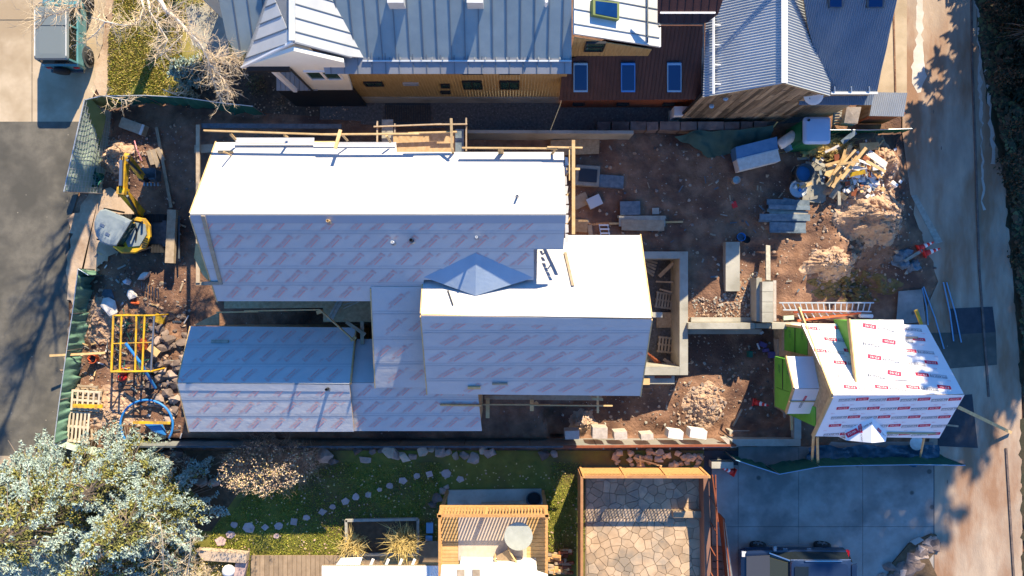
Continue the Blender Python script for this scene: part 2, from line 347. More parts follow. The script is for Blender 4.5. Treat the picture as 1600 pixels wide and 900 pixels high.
# worn concrete, gutter line, patches and a kerb on the alley
for nm, pts, z, m in (('worn_strip', [(1430,-300),(1444,-300),(1442,60),(1446,120),(1440,145),(1430,146),(1424,122),(1432,60)], .009, 'alleyworn'),
                      ('worn_gutter', [(1524,0),(1527,0),(1534,130),(1538,330),(1535,330),(1530,130)], .010, 'alleytrack'),
                      ('worn_track', [(1536,90),(1543,95),(1548,150),(1556,260),(1550,260),(1545,160)], .010, 'alleytrack'),
                      ('asphalt_patch', [(1484,482),(1551,479),(1556,519),(1486,523)], .011, 'asphalt2'),
                      ('old_patch', [(1440,520),(1556,519),(1558,570),(1470,577)], .009, 'asphalt'),
                      ('dark_patch', [(1466,620),(1519,616),(1528,700),(1465,697)], .011, 'asphalt2')):
    sheet(nm, pts, z, m, 0 if 'patch' in nm else 7, 8)
c = MB()
for x0, y0, x1, y1 in ((1516,-200,1519,100),(1519,100,1525,260),(1525,260,1530,420),(1530,420,1545,620),(1572,700,1590,1000)):
    c.beam(P(x0, y0, .03), P(x1, y1, .03), .09, .05)
struct(c, 'gutter_edge', M['stonedark'])
c = MB(); c.beam(P(1389,-300,.02), P(1399,143,.02), .07, .05); struct(c, 'sidewalk_joint', M['dirt'])
c = MB()
for x in (50,): c.beam(P(-200,31,.008), P(57,31,.008), .035, .006); c.beam(P(50,-50,.008), P(50,190,.008), .03, .006)
struct(c, 'apron_joint', M['asphalt'])
# driveway of separate concrete panels
dr = struct(MB().poly(pxpoly([(1100,704),(1460,704),(1460,1200),(1100,1200)], .005)), 'driveway', M['asphalt2'])
ORG[dr.name] = V(0,0,0)
dxs = [1112,1153.5,1248,1348,1459]; dys = [690,823,930,1040]
for i in range(4):
    for j in range(3):
        x0, x1, y0, y1 = dxs[i]+.3, dxs[i+1]-.3, dys[j]+.3, dys[j+1]-.3
        if j == 0 and i == 0: y0 = 727
        MB().slab(pxpoly([(x0,y0),(x0,y1),(x1,y1),(x1,y0)], .03), (0,0,-.02)).build('concrete_panel', M['drive'], dr)
for k, pts in enumerate(((( 1330,455),(1332,462),(1330,505),(1440,505),(1440,452)),)):
    sheet('concrete_pad', [(1404,455),(1441,452),(1446,502),(1400,508)], .16, 'drive')
# unseen slopes added for light: top one blocks low sky, bottom one bounces warmth
def added_hill(name, y0, y1, h, m):
    b = MB(); b.grid(lambda u, v: V(-380+760*u, y0+(y1-y0)*v, -.3 + h*(v**.9)*(1+.25*noise.fractal(V(u*5,v*2,9),1,2,4)*min(1,v*3))), 60, 24)
    return struct(b, name, M[m], True)
added_hill('added_hill', 120, 205, 98, 'hillside'); added_hill('added_hill', -72, -330, 120, 'hilldry')
ROCKS = [hullrock(1, 1, 1, 100+i, 12) for i in range(10)]
def mound(label, px, py, rx, ry, h, m='dirtpile', seed=0, rough=.5):
    c = P(px, py); b = MB(); nr, na = 26, 84; rx /= 33.; ry /= 33.
    vs = []
    for i in range(nr+1):
        f = i/nr
        for j in range(na):
            a = 2*math.pi*j/na; k = f*(1+.42*noise.fractal(V(math.cos(a)*1.3+seed, math.sin(a)*1.3, 5),1,2,3))
            x, y = c.x+rx*k*math.cos(a), c.y+ry*k*math.sin(a)
            z = h*(math.cos(min(1,f)*math.pi)*.5+.5)*(1+rough*noise.fractal(V(x*2.1+seed,y*2.1,2),1,2,5)) + (.075*noise.fractal(V(x*5,y*5,seed),1,2,4) - .08*abs(noise.noise(V(x*2.2,y*2.2,seed))))*min(1,(1-f)*2.5)
            vs.append((x, y, gz(x,y) + z - (.04 if i == nr else -.01)))
    b.add(vs, [(i*na+j, i*na+(j+1)%na, (i+1)*na+(j+1)%na, (i+1)*na+j) for i in range(nr) for j in range(na)])
    cl = MB(); rd = random.Random(seed)
    for i in range(int(160*min(1.6, rx))):
        q = V(*vs[rd.randrange(int(len(vs)*.9))]); r = .03 + .11*rd.random()**3; hv, hf = ROCKS[i % 6]; mm = Matrix.Rotation(rd.uniform(0,6.28), 3, 'Z'); cl.add([mm @ (v*r) + q for v in hv], hf, rd.randrange(3))
    tag(cl.build('clods', [M[m], M[m], M['stone']]), kind='stuff')
    return tag(b.build('dirt_mound', M[m], None, False), label, 'dirt pile')
mound('big lumpy tan dirt mound in sunlight near the alley', 1355,344,54,48,1.1,seed=1); mound('low tan dirt mound just above the ladders', 1292,412,40,24,.6,seed=2); mound('loose tan dirt spread below the debris pile', 1338,300,56,30,.35,seed=3)
tag(mound('', 1330,448,66,26,.06,'soilolive',seed=12), kind='structure').name = 'damp_hollow'; del bpy.data.objects['damp_hollow']['category']
mound('crumbly tan dirt pile beside the excavator bucket', 183,248,36,28,.7,seed=4,rough=.9); mound('flat earth patch painted pale for sunlight left of the red cone', 1104,636,36,32,.12,seed=5)  # second one is sunlit flat ground, its light drawn as paler earth
mound('narrow ridge of tan earth running along the alley above the cones', 1378,262,14,46,.3,seed=6); mound('small earth patch painted pale for sunlight beside the leftmost concrete block', 912,662,24,18,.3,seed=7)  # second one: sunlight on plain ground put in as paler earth
# ---------------------------------------------------------------- grass, leaf litter and pebbles
def scatter_blades(name, pg, n, hgt, wid, mats, label=None):
    b = MB(); W = [tuple(P(x, y))[:2] for x, y in pg]
    x0, x1 = min(p[0] for p in W), max(p[0] for p in W); y0, y1 = min(p[1] for p in W), max(p[1] for p in W)
    for i in range(n):
        x, y = random.uniform(x0, x1), random.uniform(y0, y1)
        if not inpoly(x, y, W): continue
        if noise.noise(V(x*.9, y*.9, 4)) < random.uniform(-.7, .25): continue
        t = random.uniform(0, 6.283); q = random.uniform(.6, 1.3)
        d = V(math.cos(t), math.sin(t), 0)*wid*q; l = V(random.gauss(0,.5), random.gauss(0,.5), 1)*hgt*q
        p = V(x, y, .012)
        b.add([p-d, p+d, p+l], [(0,1,2)], random.choice(range(len(mats))))
    return tag(b.build(name, [M[k] for k in mats]), kind='stuff')
scatter_blades('dry_grass', [(180,-10),(170,60),(168,158),(285,160),(285,-10)], 26000, .07, .030, ['grassb','grassc','grassa','grassc'])
scatter_blades('grass', [(330,830),(400,760),(540,722),(690,722),(690,765),(860,765),(860,722),(910,722),(915,860),(660,866),(655,810),(540,810),(535,868),(330,866)], 52000, .055, .024, ['grassa','grassa','grassb'])
def scatter_flat(name, pg, n, s, mats, zf, kind='stuff'):
    b = MB(); W = [tuple(P(x, y))[:2] for x, y in pg]
    x0, x1 = min(p[0] for p in W), max(p[0] for p in W); y0, y1 = min(p[1] for p in W), max(p[1] for p in W)
    for i in range(n):
        x, y = random.uniform(x0, x1), random.uniform(y0, y1)
        if not inpoly(x, y, W): continue
        r = s*random.uniform(.5, 1.4); t = random.uniform(0, 6.28); z = zf(x, y)
        a = [V(x + r*math.cos(t+k*1.57)*random.uniform(.6,1), y + r*math.sin(t+k*1.57)*random.uniform(.6,1), z + random.uniform(0,.03)) for k in range(4)]
        b.add(a, [(0,1,2,3)], random.randrange(len(mats)))
    return tag(b.build(name, [M[k] for k in mats]), kind=kind)
scatter_flat('fallen_leaves', [(330,868),(400,760),(540,722),(900,722),(912,866)], 650, .05, ['leaflit','drybrown'], lambda x, y: .05)
scatter_flat('fallen_leaves', [(380,100),(400,190),(560,190),(520,140)], 260, .05, ['drybrown','twigdark','lumberold'], lambda x, y: .03)
ROCKS = [hullrock(1, 1, 1, 100+i, 12) for i in range(10)]
def pebbles(name, pg, n, r0, r1, mats):
    b = MB(); W = [tuple(P(x, y))[:2] for x, y in pg]
    x0, x1 = min(p[0] for p in W), max(p[0] for p in W); y0, y1 = min(p[1] for p in W), max(p[1] for p in W)
    for i in range(n):
        x, y = random.uniform(x0, x1), random.uniform(y0, y1)
        if not inpoly(x, y, W): continue
        z = gz(x, y)
        if z < -1.45: continue
        r = r0 + (r1-r0)*random.random()**3; vs, fs = ROCKS[i % 6]; m = Matrix.Rotation(random.uniform(0,6.28), 3, 'Z')
        b.add([m @ V(v.x*r*random.choice((1,1.3)), v.y*r, v.z*r*.7) + V(x, y, z + r*.2) for v in vs], fs, random.randrange(len(mats)))
    return tag(b.build(name, [M[k] for k in mats]), kind='stuff')
pebbles('loose_stones', [(900,225),(1400,225),(1430,330),(1470,440),(1390,470),(1240,470),(1210,430),(1110,430),(1075,390),(900,390)], 800, .02, .10, ['stone','stonedark','stonelit','dirtpile','concrete'])
pebbles('clods', [(1290,300),(1410,300),(1410,390),(1380,440),(1260,440),(1270,370)], 500, .03, .14, ['dirtpile','stone','dirt'])
pebbles('loose_stones', [(1080,515),(1240,515),(1240,650),(1100,670),(880,670),(880,640),(1060,600)], 900, .02, .10, ['stone','stonedark','dirtpile','concrete'])
pebbles('loose_stones', [(170,180),(305,200),(300,480),(280,690),(110,690),(140,440),(160,400),(190,300)], 1000, .02, .09, ['stone','stonedark','dirtpile','dirt'])
pebbles('gravel_heap', [(1080,455),(1108,470),(1140,450),(1185,420),(1192,495),(1085,500)], 900, .03, .09, ['stonelit','concrete','stone','dirtpile'])
pebbles('clods', [(150,225),(185,212),(235,225),(225,280),(165,285)], 500, .03, .09, ['dirtpile','stone','dirt'])
pebbles('loose_stones', [(760,640),(880,640),(890,680),(205,690),(205,676)], 250, .02, .06, ['stonedark','dirt'])
pebbles('rubble', [(1080,600),(1140,610),(1125,668),(1060,675)], 160, .04, .13, ['stonelit','stone','dirtpile'])
# ---------------------------------------------------------------- roof builders
class Pl:                                 # a sloped plane z = z0 + a x + b y with its own level and up-slope directions
    def __init__(s, pl):
        s.pl = pl; z0, a, b = pl; q = math.hypot(a, b)
        s.n = V(-a, -b, 1).normalized(); s.v = V(a, b, q*q).normalized(); s.u = s.v.cross(s.n).normalized()
        s.o = V(0, 0, z0)
    def px(s, pts): return [onplane(x, y, s.pl) for x, y in pts]
    def uv(s, p): d = p - s.o; return (d.dot(s.u), d.dot(s.v))
    def w(s, uv, h=0.0): return s.o + s.u*uv[0] + s.v*uv[1] + s.n*h
    def poly(s, pts): return [s.uv(p) for p in s.px(pts)]
def ccw(pg): return pg if sum(pg[i-1][0]*pg[i][1]-pg[i][0]*pg[i-1][1] for i in range(len(pg))) > 0 else pg[::-1]

_txt = {}
def text_mesh(s, size):
    k = (s, size)
    if k not in _txt:
        cu = bpy.data.curves.new('lettering_source', 'FONT'); cu.body = s; cu.size = size; cu.align_x = 'CENTER'; cu.align_y = 'CENTER'; cu.resolution_u = 1
        o = bpy.data.objects.new('lettering_source', cu); COL.objects.link(o)
        me = bpy.data.meshes.new_from_object(o.evaluated_get(bpy.context.evaluated_depsgraph_get()))
        _txt[k] = ([v.co.copy() for v in me.vertices], [tuple(f.vertices) for f in me.polygons])
        bpy.data.objects.remove(o); bpy.data.curves.remove(cu); bpy.data.meshes.remove(me)
    return _txt[k]
def put_text(mb, s, size, c, ex, ey, n, h, mi=0):
    vs, fs = text_mesh(s, size); mb.add([c + ex*v.x + ey*v.y + n*h for v in vs], fs, mi)
def put_plate(mb, c, ex, ey, n, h, lx, ly, mi, frame=0):
    cn = [(-1,-1),(1,-1),(1,1),(-1,1)]
    out = [c + ex*(a*lx/2) + ey*(b*ly/2) + n*h for a, b in cn]
    if not frame: mb.add(out, [(0,1,2,3)], mi)
    else:
        inn = [c + ex*(a*(lx/2-frame)) + ey*(b*(ly/2-frame)) + n*h for a, b in cn]
        mb.add(out+inn, [(0,1,5,4),(1,2,6,5),(2,3,7,6),(3,0,4,7)], mi)

def membrane_roof(root, name, pl, pts, ncourse, label=None, deckm='osb', m='under', th=.09, print_=None, seed=0):
    s = Pl(pl); pg = ccw(s.poly(pts)); rd = random.Random(seed)
    d = MB().slab([s.w(p) for p in pg], s.n*-th).build(name, M[deckm], root)
    vs = [p[1] for p in pg]; lo, hi = min(vs), max(vs); st = (hi-lo)/ncourse
    for k in range(ncourse):
        a, b = lo + k*st, lo + (k+1)*st + (.08 if k < ncourse-1 else 0)
        us = [p[0] for p in pg]; cuts = [min(us)-1, max(us)+1]
        if max(us)-min(us) > 7: cuts = [min(us)-1, min(us) + (max(us)-min(us))*rd.uniform(.3,.7), max(us)+1]
        for q in range(len(cuts)-1):
            c = clip(clip(pg, 1, a, b), 0, cuts[q]+.0, cuts[q+1]+(.1 if q == 0 and len(cuts) > 2 else 0))
            if len(c) < 3: continue
            e = .002*(q if len(cuts) > 2 else 0)
            # overlap: the lower edge of each course rides on the one below
            top = [s.w(p, .010 + e + .012*max(0, min(1, (b-p[1])/(b-a)))) for p in c]
            MB().slab(top, s.n*-.006).build('underlayment_strip', M[m], d)
    if print_: print_(d, s, pg, lo, st, ncourse, rd)
    return d, s, pg
def inside(pg, p, s, c, ex, ey, lx, ly):
    return all(inpoly(*s.uv(c + ex*(a*lx/2) + ey*(b*ly/2)), pg) for a in (-1,1) for b in (-1,1))
def slant_print(ang, step, L=.60, skip=0.0):
    def f(d, s, pg, lo, st, n, rd):
        b = MB(); us = [p[0] for p in pg]; ex = s.u*math.cos(R(ang)) + s.v*math.sin(R(ang)); ey = s.n.cross(ex)
        for k in range(n):
            u = min(us) + rd.uniform(0, step); j = 0; vv = lo + (k+.5)*st
            while u < max(us):
                c = s.w((u, vv))
                if inside(pg, None, s, c, ex, ey, L+.1, .2):
                    put_text(b, 'TITANIUM', .155, c + ey*.055, ex, ey, s.n, .030); put_plate(b, c - ey*.055, ex, ey, s.n, .030, L*.78, .045, 0)
                    put_plate(b, c - ey*.02 + ex*(L*.5+.03), ex, ey, s.n, .030, .06, .16, 0, .015)
                for du, dv in ((step*.5, .28), (step*.45, -.26)):
                    c2 = s.w((u+du, vv+dv*st))
                    if j % 2 == (dv > 0) and inside(pg, None, s, c2, ex, ey, .3, .25):
                        put_text(b, 'UDL', .12, c2, ex, ey, s.n, .030)
                u += step*(1 if j % 2 else .78); j += 1
        for k in range(1, n):
            for dv, hw in ((0,.018),(.11,.008)):
                c = clip(pg, 1, lo+k*st-hw+dv, lo+k*st+hw+dv)
                if len(c) >= 3: b.poly([s.w(p, .028) for p in c], 1)
        tag(b.build('printed_lettering', [M['print'], M['lapline']], d), kind='stuff')
    return f
def logo_print(rot, step, rows, L=1.0, sm=1, fl=1):
    def f(d, s, pg, lo, st, n, rd):
        b = MB(); us = [p[0] for p in pg]; vs = [p[1] for p in pg]
        ex = s.u*math.cos(R(rot)) + s.v*math.sin(R(rot)); ey = s.n.cross(ex)
        for k in range(rows):
            vv = lo + (k+.5)*(max(vs)-lo)/rows; u = min(us) - .3 + (k % 2)*step*.5
            while u < max(us):
                c = s.w((u, vv)); c1 = c - ex*.27*L; c2 = c + ex*.32*L
                if inside(pg, None, s, c1, ex, ey, .56*L, .15):
                    put_text(b, 'TITANIUM', .125*L, c1, ex, ey, s.n, .030, 1); put_plate(b, c1, ex, ey, s.n, .029, .60*L, .15*L, 1, .012)
                if inside(pg, None, s, c2, ex, ey, .5*L, .15):
                    put_plate(b, c2, ex, ey, s.n, .029, .48*L, .16*L, 0); put_text(b, 'PSU30', .125*L, c2, ex, ey, s.n, .032, 3)
                for q in (-.3, 0.02):
                    c3 = s.w((u + step*.5 + q, vv + .42*(max(vs)-lo)/rows))
                    if sm and inside(pg, None, s, c3, ex, ey, .26, .1): put_text(b, 'PSU', .085, c3, ex, ey, s.n, .030, 2)
                u += step
        tag(b.build('printed_lettering', [M['printred'], M['printblack'], M['printpink'], M['white']], d), kind='stuff')
    return f
def seam_roof(root, name, pl, pts, pitch, m='metalA', ms='metalseam', phase=0.0, seam=(.03,.045), th=.1):
    s = Pl(pl); pg = ccw(s.poly(pts))
    d = MB().slab([s.w(p) for p in pg], s.n*-th).build(name, M[m], root)
    us = [p[0] for p in pg]; u = min(us) - pitch*phase
    while u < max(us):
        c = clip(pg, 0, u+.012, u+pitch-.012)
        if len(c) >= 3: MB().slab([s.w(p, .012) for p in c], s.n*-.02).build('roof_panel', M[m], d)
        l = clip(pg, 0, u-.004, u+.004)
        if len(l) >= 3:
            v0, v1 = min(p[1] for p in l), max(p[1] for p in l)
            MB().beam(s.w((u,v0), .02), s.w((u,v1), .02), seam[0], seam[1], up=s.n).build('seam', M[ms], d)
        u += pitch
    return d, s
def corrugated(root, name, pl, pts, pitch, amp, m):
    s = Pl(pl); pg = ccw(s.poly(pts)); us = [p[0] for p in pg]; n = int((max(us)-min(us))/pitch)*4
    b = MB(); vs = []; fs = []; ok = []
    for i in range(n+1):
        u = min(us) + 1e-3 + (max(us)-min(us)-2e-3)*i/n; l = clip(pg, 0, u-5e-4, u+5e-4)
        h = (amp, 0, -amp, 0)[i % 4]
        if len(l) < 3: l = [(u,0),(u,0)]
        v0, v1 = min(p[1] for p in l), max(p[1] for p in l)
        vs += [s.w((u,v0), h), s.w((u,v1), h)]
    b.add(vs, [(2*i,2*i+2,2*i+3,2*i+1) for i in range(n)])
    o = b.build(name, M[m], root)
    MB().slab([s.w(p, -.05) for p in pg], s.n*-.06).build('roof_deck', M['osb'], o)
    return o, s
def boards_wall(root, name, A, B, z0f, z1f, bw, m, th=.03, jit=.006, stuff=True, part='board'):
    """vertical boards between ground points A and B (2-D); z0f/z1f give bottom and top along t in 0..1"""
    A, B = V(A[0],A[1],0), V(B[0],B[1],0); L = (B-A).length; d = (B-A).normalized(); nrm = d.cross(V(0,0,1)); n = max(1, int(L/bw)); b = MB()
    holder = None
    for i in range(n):
        t0, t1 = i/n, (i+1)/n - .008/L; tm = (t0+t1)/2
        a, c = A + d*(L*t0), A + d*(L*t1); o = nrm*random.uniform(0, jit)
        pts = [a+o+V(0,0,z0f(tm)), c+o+V(0,0,z0f(tm)), c+o+V(0,0,z1f(t1)), a+o+V(0,0,z1f(t0))]
        b.slab(pts, -nrm*th)
    return b.build(name, M[m], root)

# ---------------------------------------------------------------- the house under construction
hs_ = thing('house_under_construction', 'large unfinished gabled house whose joined roofs are wrapped in printed grey-white underlayment', 'house', (0, 0, 0))
y1r = P(0,335,9.0).y; S1 = 2.325/(P(0,222,6.675).y - y1r); S1s = 2.325/(y1r - P(0,470,6.675).y)
plN1 = (9.0 + S1*y1r, 0, -S1); plS1 = (9.0 - S1s*y1r, 0, S1s)
membrane_roof(hs_, 'roof', plN1, [(297,335),(884,335),(881,238),(620,238),(619,223),(338,223)], 4, seed=1)
membrane_roof(hs_, 'roof', plS1, [(297,335.4),(884,335.4),(880,389),(834,389),(834,437),(662,437),(662,449),(580,449),(580,470),(340,470)], 5, print_=slant_print(47, .98), seed=2)
plC = (0,0,0)
zc0 = onplane(620,449,plS1); zc1 = P(627,605,4.8); bC = (zc0.z+.03-4.8)/(zc0.y-zc1.y); plC = (4.8 - bC*zc1.y, 0, bC)
membrane_roof(hs_, 'roof', plC, [(580,448),(664,448),(667,605),(587,605)], 4, print_=slant_print(44, .86), seed=3)
y2r = P(0,494.5,8.0).y; S2 = 2.17/3.06
plN2 = (8.0 + S2*y2r, 0, -S2); plS2 = (8.0 - S2*y2r, 0, S2)
membrane_roof(hs_, 'roof', plN2, [(658,492),(1018,497),(1000,368),(884,368),(884,372),(800,396),(662,425)], 3, seed=4)
membrane_roof(hs_, 'roof', plS2, [(658,492.6),(1018,497.6),(1000,618),(668,615)], 5, print_=slant_print(36, 1.04, .66), seed=5)
# the saddle (cricket) between the two big roofs
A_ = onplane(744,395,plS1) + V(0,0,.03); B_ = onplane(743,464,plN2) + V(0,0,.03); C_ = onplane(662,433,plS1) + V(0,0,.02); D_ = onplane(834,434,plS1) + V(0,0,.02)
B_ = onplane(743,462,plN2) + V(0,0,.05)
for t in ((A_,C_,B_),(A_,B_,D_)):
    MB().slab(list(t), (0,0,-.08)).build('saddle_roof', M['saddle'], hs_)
# lower front wing
y3r = P(0,599,4.75).y; S3 = 1.05/(y3r - P(0,674,3.7).y); S3n = 1.05/(P(0,511,3.7).y - y3r)
plN3 = (4.75 + S3n*y3r, 0, -S3n); plS3 = (4.75 - S3*y3r, 0, S3)
membrane_roof(hs_, 'roof', plN3, [(278,598),(546,600),(555,512),(298,510)], 3, print_=slant_print(47, .98), seed=6)
membrane_roof(hs_, 'roof', plS3, [(278,598.4),(546,600.4),(553,674),(296,674)], 3, print_=slant_print(47, .98), seed=7)
y4r = P(0,598,4.5).y; plN4 = (4.5 + S3n*y4r, 0, -S3n); plS4 = (4.5 - S3*y4r, 0, S3)
membrane_roof(hs_, 'roof', plN4, [(540,598),(700,598),(700,530),(558,530)], 2, seed=8)
membrane_roof(hs_, 'roof', plS4, [(540,598.3),(745,598.3),(753,673),(548,673)], 3, print_=slant_print(45, .9), seed=9)
# ridge strips, rake boards
for pl, a, b, zt in ((plS1,(297,336),(884,336),9.42),(plS2,(658,493),(1018,498),8.65),(plS3,(278,599),(546,601),5.12)):
    s = Pl(pl); A, B = onplane(*a, pl), onplane(*b, pl)
    MB().slab([A+s.n*.034, B+s.n*.034, B-s.v*.32+s.n*.036, A-s.v*.32+s.n*.036], s.n*-.006).build('ridge_strip', M['underedge' if pl is plS1 else 'under'], hs_)
def rake(pl, a, b, m='lumber'):
    A, B = onplane(*a, pl), onplane(*b, pl); MB().beam(A+V(0,0,-.09), B+V(0,0,-.09), .045, .2).build('rake_board', M[m], hs_)
rake(plN1,(296,335),(337,223)); rake(plS1,(296,336),(339,470)); rake(plN2,(657,492),(661,430)); rake(plS2,(657,493),(667,615)); rake(plS2,(1019,498),(1001,618)); rake(plN2,(1019,497),(1001,368)); rake(plS3,(277,599),(295,674)); rake(plN3,(277,598),(297,511)); rake(plN3,(547,600),(556,512)); rake(plC,(579,449),(586,605))
def walls(x0, x1, y0, y1, ze, zr, m='osb'):
    x0, x1, y0, y1 = x0+.2, x1-.2, y0+.2, y1-.2; ym = (y0+y1)/2
    for x in (x0, x1): MB().slab([V(x,y0,-.1),V(x,y1,-.1),V(x,y1,ze-.1),V(x,ym,zr-.2),V(x,y0,ze-.1)], (.12,0,0)).build('wall', M[m], hs_)
    for y in (y0, y1): MB().slab([V(x0+.13,y,-.1),V(x1-.02,y,-.1),V(x1-.02,y,ze-.15),V(x0+.13,y,ze-.15)], (0,.12,0)).build('wall', M[m], hs_)
walls(P(339,0,6.7).x, P(836,0,6.7).x, P(0,470,6.7).y, P(0,238,6.7).y, 6.67, 8.9)
walls(P(668,0,5.83).x, P(972,0,5.83).x, P(0,617,5.83).y, P(0,372,5.83).y, 5.82, 7.85)
walls(P(297,0,3.7).x, P(553,0,3.7).x, P(0,674,3.7).y, P(0,511,3.7).y, 3.68, 4.6)
walls(P(556,0,3.8).x, P(752,0,3.8).x, P(0,673,3.8).y, P(0,530,3.8).y, 3.4, 4.35)
# ledges and open floor decks that show beyond the eaves
def ledge(nm, pts, z, m, th=.06): return MB().slab(pxpoly(pts, z), (0,0,-th)).build(nm, M[m], hs_)
ledge('floor_deck', [(350,470),(350,482),(505,481),(505,468)], 3.6, 'osb'); ledge('floor_deck', [(505,466),(505,503),(580,503),(580,466)], 3.6, 'osb')
ledge('floor_deck', [(302,508),(342,488),(342,509)], 2.6, 'osb'); ledge('floor_deck', [(757,618),(757,624),(940,626),(940,616)], 3.2, 'lumberold')
ledge('floor_deck', [(606,206),(606,240),(712,240),(712,207)], 4.6, 'osb'); ledge('wall_sheathing', [(306,380),(303,402),(317,430),(326,440),(318,385)], 6.6, 'lumber')
ledge('roof_flap', [(368,215),(368,224),(491,224),(491,215)], 7.0, 'under', .02); ledge('roof_flap', [(491,222),(491,226),(619,226),(619,222)], 7.0, 'under', .02)
b = MB()
for i in range(9): 
    y = 245 + i*15; b.slab(pxpoly([(883,y),(883,y+14),(886+random.random()*3,y+13),(885+random.random()*4,y+1)], 7.5+.1*i if i < 6 else 8.0), (0,0,-.02))
b.build('torn_membrane_edge', M['under'], hs_)
# pipes, vents and blocks lying on the roof belong to the house
def vent(px, py, pl, h, r, m, tilt=0):
    p = onplane(px, py, pl); MB().lathe(p, [(r, -.05),(r, h),(r*.75, h),(r*.7, h-.1)], 10).build('vent_pipe', M[m], hs_)
    MB().lathe(p, [(r*2.2, -.02),(r*1.5, .05)], 10).build('vent_collar', M['steel'], hs_)
vent(515,346,plS1,.30,.055,'lumber'); vent(615,379,plS1,.35,.05,'white'); vent(644,376,plS1,.35,.06,'black'); vent(745,371,plS1,.3,.045,'white'); vent(808,308,plN1,.4,.04,'steel'); vent(513,607,plS3,.35,.06,'black')
def batten(px0, py0, px1, py1, pl, w_, h_, m, nm, label, dz=0.0, cat='board'):
    s = Pl(pl); A, B = onplane(px0,py0,pl)+s.n*(h_/2+.035+dz), onplane(px1,py1,pl)+s.n*(h_/2+.035+dz)
    return tag(MB().beam(A, B, w_, h_, up=s.n).build(nm, M[m]), label, cat)
batten(318,336,345,440,plS1,.14,.04,'lumberold','roof_batten','long weathered batten lying down the left end of the largest grey roof slope')
batten(320,441,348,441,plS1,.12,.04,'lumbergrey','roof_batten','short grey cross piece at the foot of the long weathered roof batten')
batten(377,223,448,223,plN1,.09,.09,'lumberold','roof_batten','toe board with a dark shadow near the top edge of the white roof')
batten(342,240,365,240,plN1,.07,.09,'lumber','roof_batten','short toe board on the top left corner of the white roof')
batten(492,225,524,225,plN1,.06,.08,'lumber','roof_batten','thin toe board beside the propped lumber upright at the white roof edge')
batten(331,534,358,534,plN3,.12,.05,'lumbergrey','roof_block','short grey board end lying on the blue shaded front wing roof')
batten(731,604,751,604,plS2,.12,.06,'lumber','roof_block','left pale block on the lower edge of the big grey roof')
batten(769,598,793,598,plS2,.07,.06,'lumberold','roof_block','right thin cleat on the lower edge of the big grey roof')
batten(883,396,895,448,plN2,.10,.05,'lumberold','roof_batten','brown board leaning down the sunlit right white roof')
batten(688,631,752,632,plS4,.07,.07,'lumber','roof_batten','long cleat near the eave of the low connecting roof')
batten(700,455,708,478,plN2,.04,.04,'black','roof_batten','dark stick lying on the sunlit strip below the shaded saddle')
tag(MB().tube([onplane(362,243,plN1)+V(0,0,.05), onplane(362,243,plN1)+V(0,0,.75)], .03, 6).build('roof_anchor', M['lumber']), 'small upright stake at the top left of the white roof throwing a thin shadow', 'stake')

# ---------------------------------------------------------------- lumber guard rails around the roof
def rail(label, members, m, nm='guard_rail', cat='guard rail'):
    a = members[0]; t = thing(nm, label, cat, P(a[1], a[2], 0))
    for pn, x0, y0, z0, x1, y1, z1, w_, h_ in members: MB().beam(P(x0,y0,z0), P(x1,y1,z1), w_, h_).build(pn, M[m], t)
    return t
rail('sunlit lumber rail running along the upper left roof edge', [('rail',319,204,7.6,535,211,7.6,.05,.13),('rail',500,210,7.66,655,209,7.66,.05,.13),('rail',638,208,7.6,714,206,7.6,.05,.13),('bracket',360,209,7.5,368,218,7.1,.09,.05),('bracket',444,211,7.5,449,214,7.1,.08,.05),('bracket',604,212,7.5,610,222,7.1,.08,.05),('bracket',535,211,7.5,543,220,7.1,.08,.05)], 'lumber')
rail('sunlit propped lumber upright crossing the roof edge rail', [('post',532,203,7.75,524,232,7.9,.12,.05)], 'lumber')
rail('sunlit lumber post and rail at the right upper roof edge', [('post',705,185,7.9,706,233,7.6,.09,.09),('rail',722,231,7.6,872,232,7.6,.05,.14),('rail',855,230,7.66,910,231,7.66,.05,.14),('bracket',706,231,7.5,708,239,7.1,.09,.05),('bracket',782,232,7.5,783,240,7.1,.2,.05),('bracket',868,234,7.5,862,241,7.1,.08,.05)], 'lumber')
rail('tall sunlit lumber rail standing off the right gable of the white roof', [('rail',896,219,7.9,896,366,7.9,.12,.05),('rail',890,234,7.8,890,282,7.8,.05,.05),('stay',885,264,7.7,906,264,7.7,.08,.05),('stay',884,275,7.6,893,262,7.8,.05,.05),('stay',884,352,7.8,893,336,7.8,.05,.05),('stay',883,310,7.7,890,300,7.7,.05,.05)], 'lumber')
rail('shaded lumber frame around the open deck above the white roof', [('post',589.5,189,5.0,589.5,222,5.0,.06,.06),('post',617,193,5.0,617,210,5.0,.05,.05),('post',728.5,184,5.0,728.5,236,5.0,.06,.06),('rail',584,198,5.06,690,194,5.06,.05,.09),('rail',682,194.5,5.1,730,194,5.1,.05,.09)], 'lumberold')
rail('long brown guard board standing left of the big white roof', [('rail',309.5,195,3.2,309.5,442,3.2,.16,.06),('rail',306,443,3.15,338,443,3.15,.15,.05),('outrigger',304,233,3.05,348,231,3.05,.35,.05)], 'lumberold')
tag(MB().beam(P(316,197,3.0), P(534,198,3.0), .20, .16).build('scaffold_beam', M['steeldark']), 'long blue grey scaffold beam in shade above the white roof', 'beam')
def plank(label, x0, y0, z0, x1, y1, z1, w_, h_, m, nm='scaffold_plank', cat='plank', group=None):
    return tag(MB().beam(P(x0,y0,z0), P(x1,y1,z1), w_, h_).build(nm, M[m]), label, cat, group)
plank('grey scaffold plank left of the open roof deck', 605.5,187,4.7, 605.5,222,4.7, .46,.05,'lumbergrey')
plank('blue grey scaffold plank right of the open roof deck', 718,202,4.7, 718,238,4.7, .34,.05,'formblue')
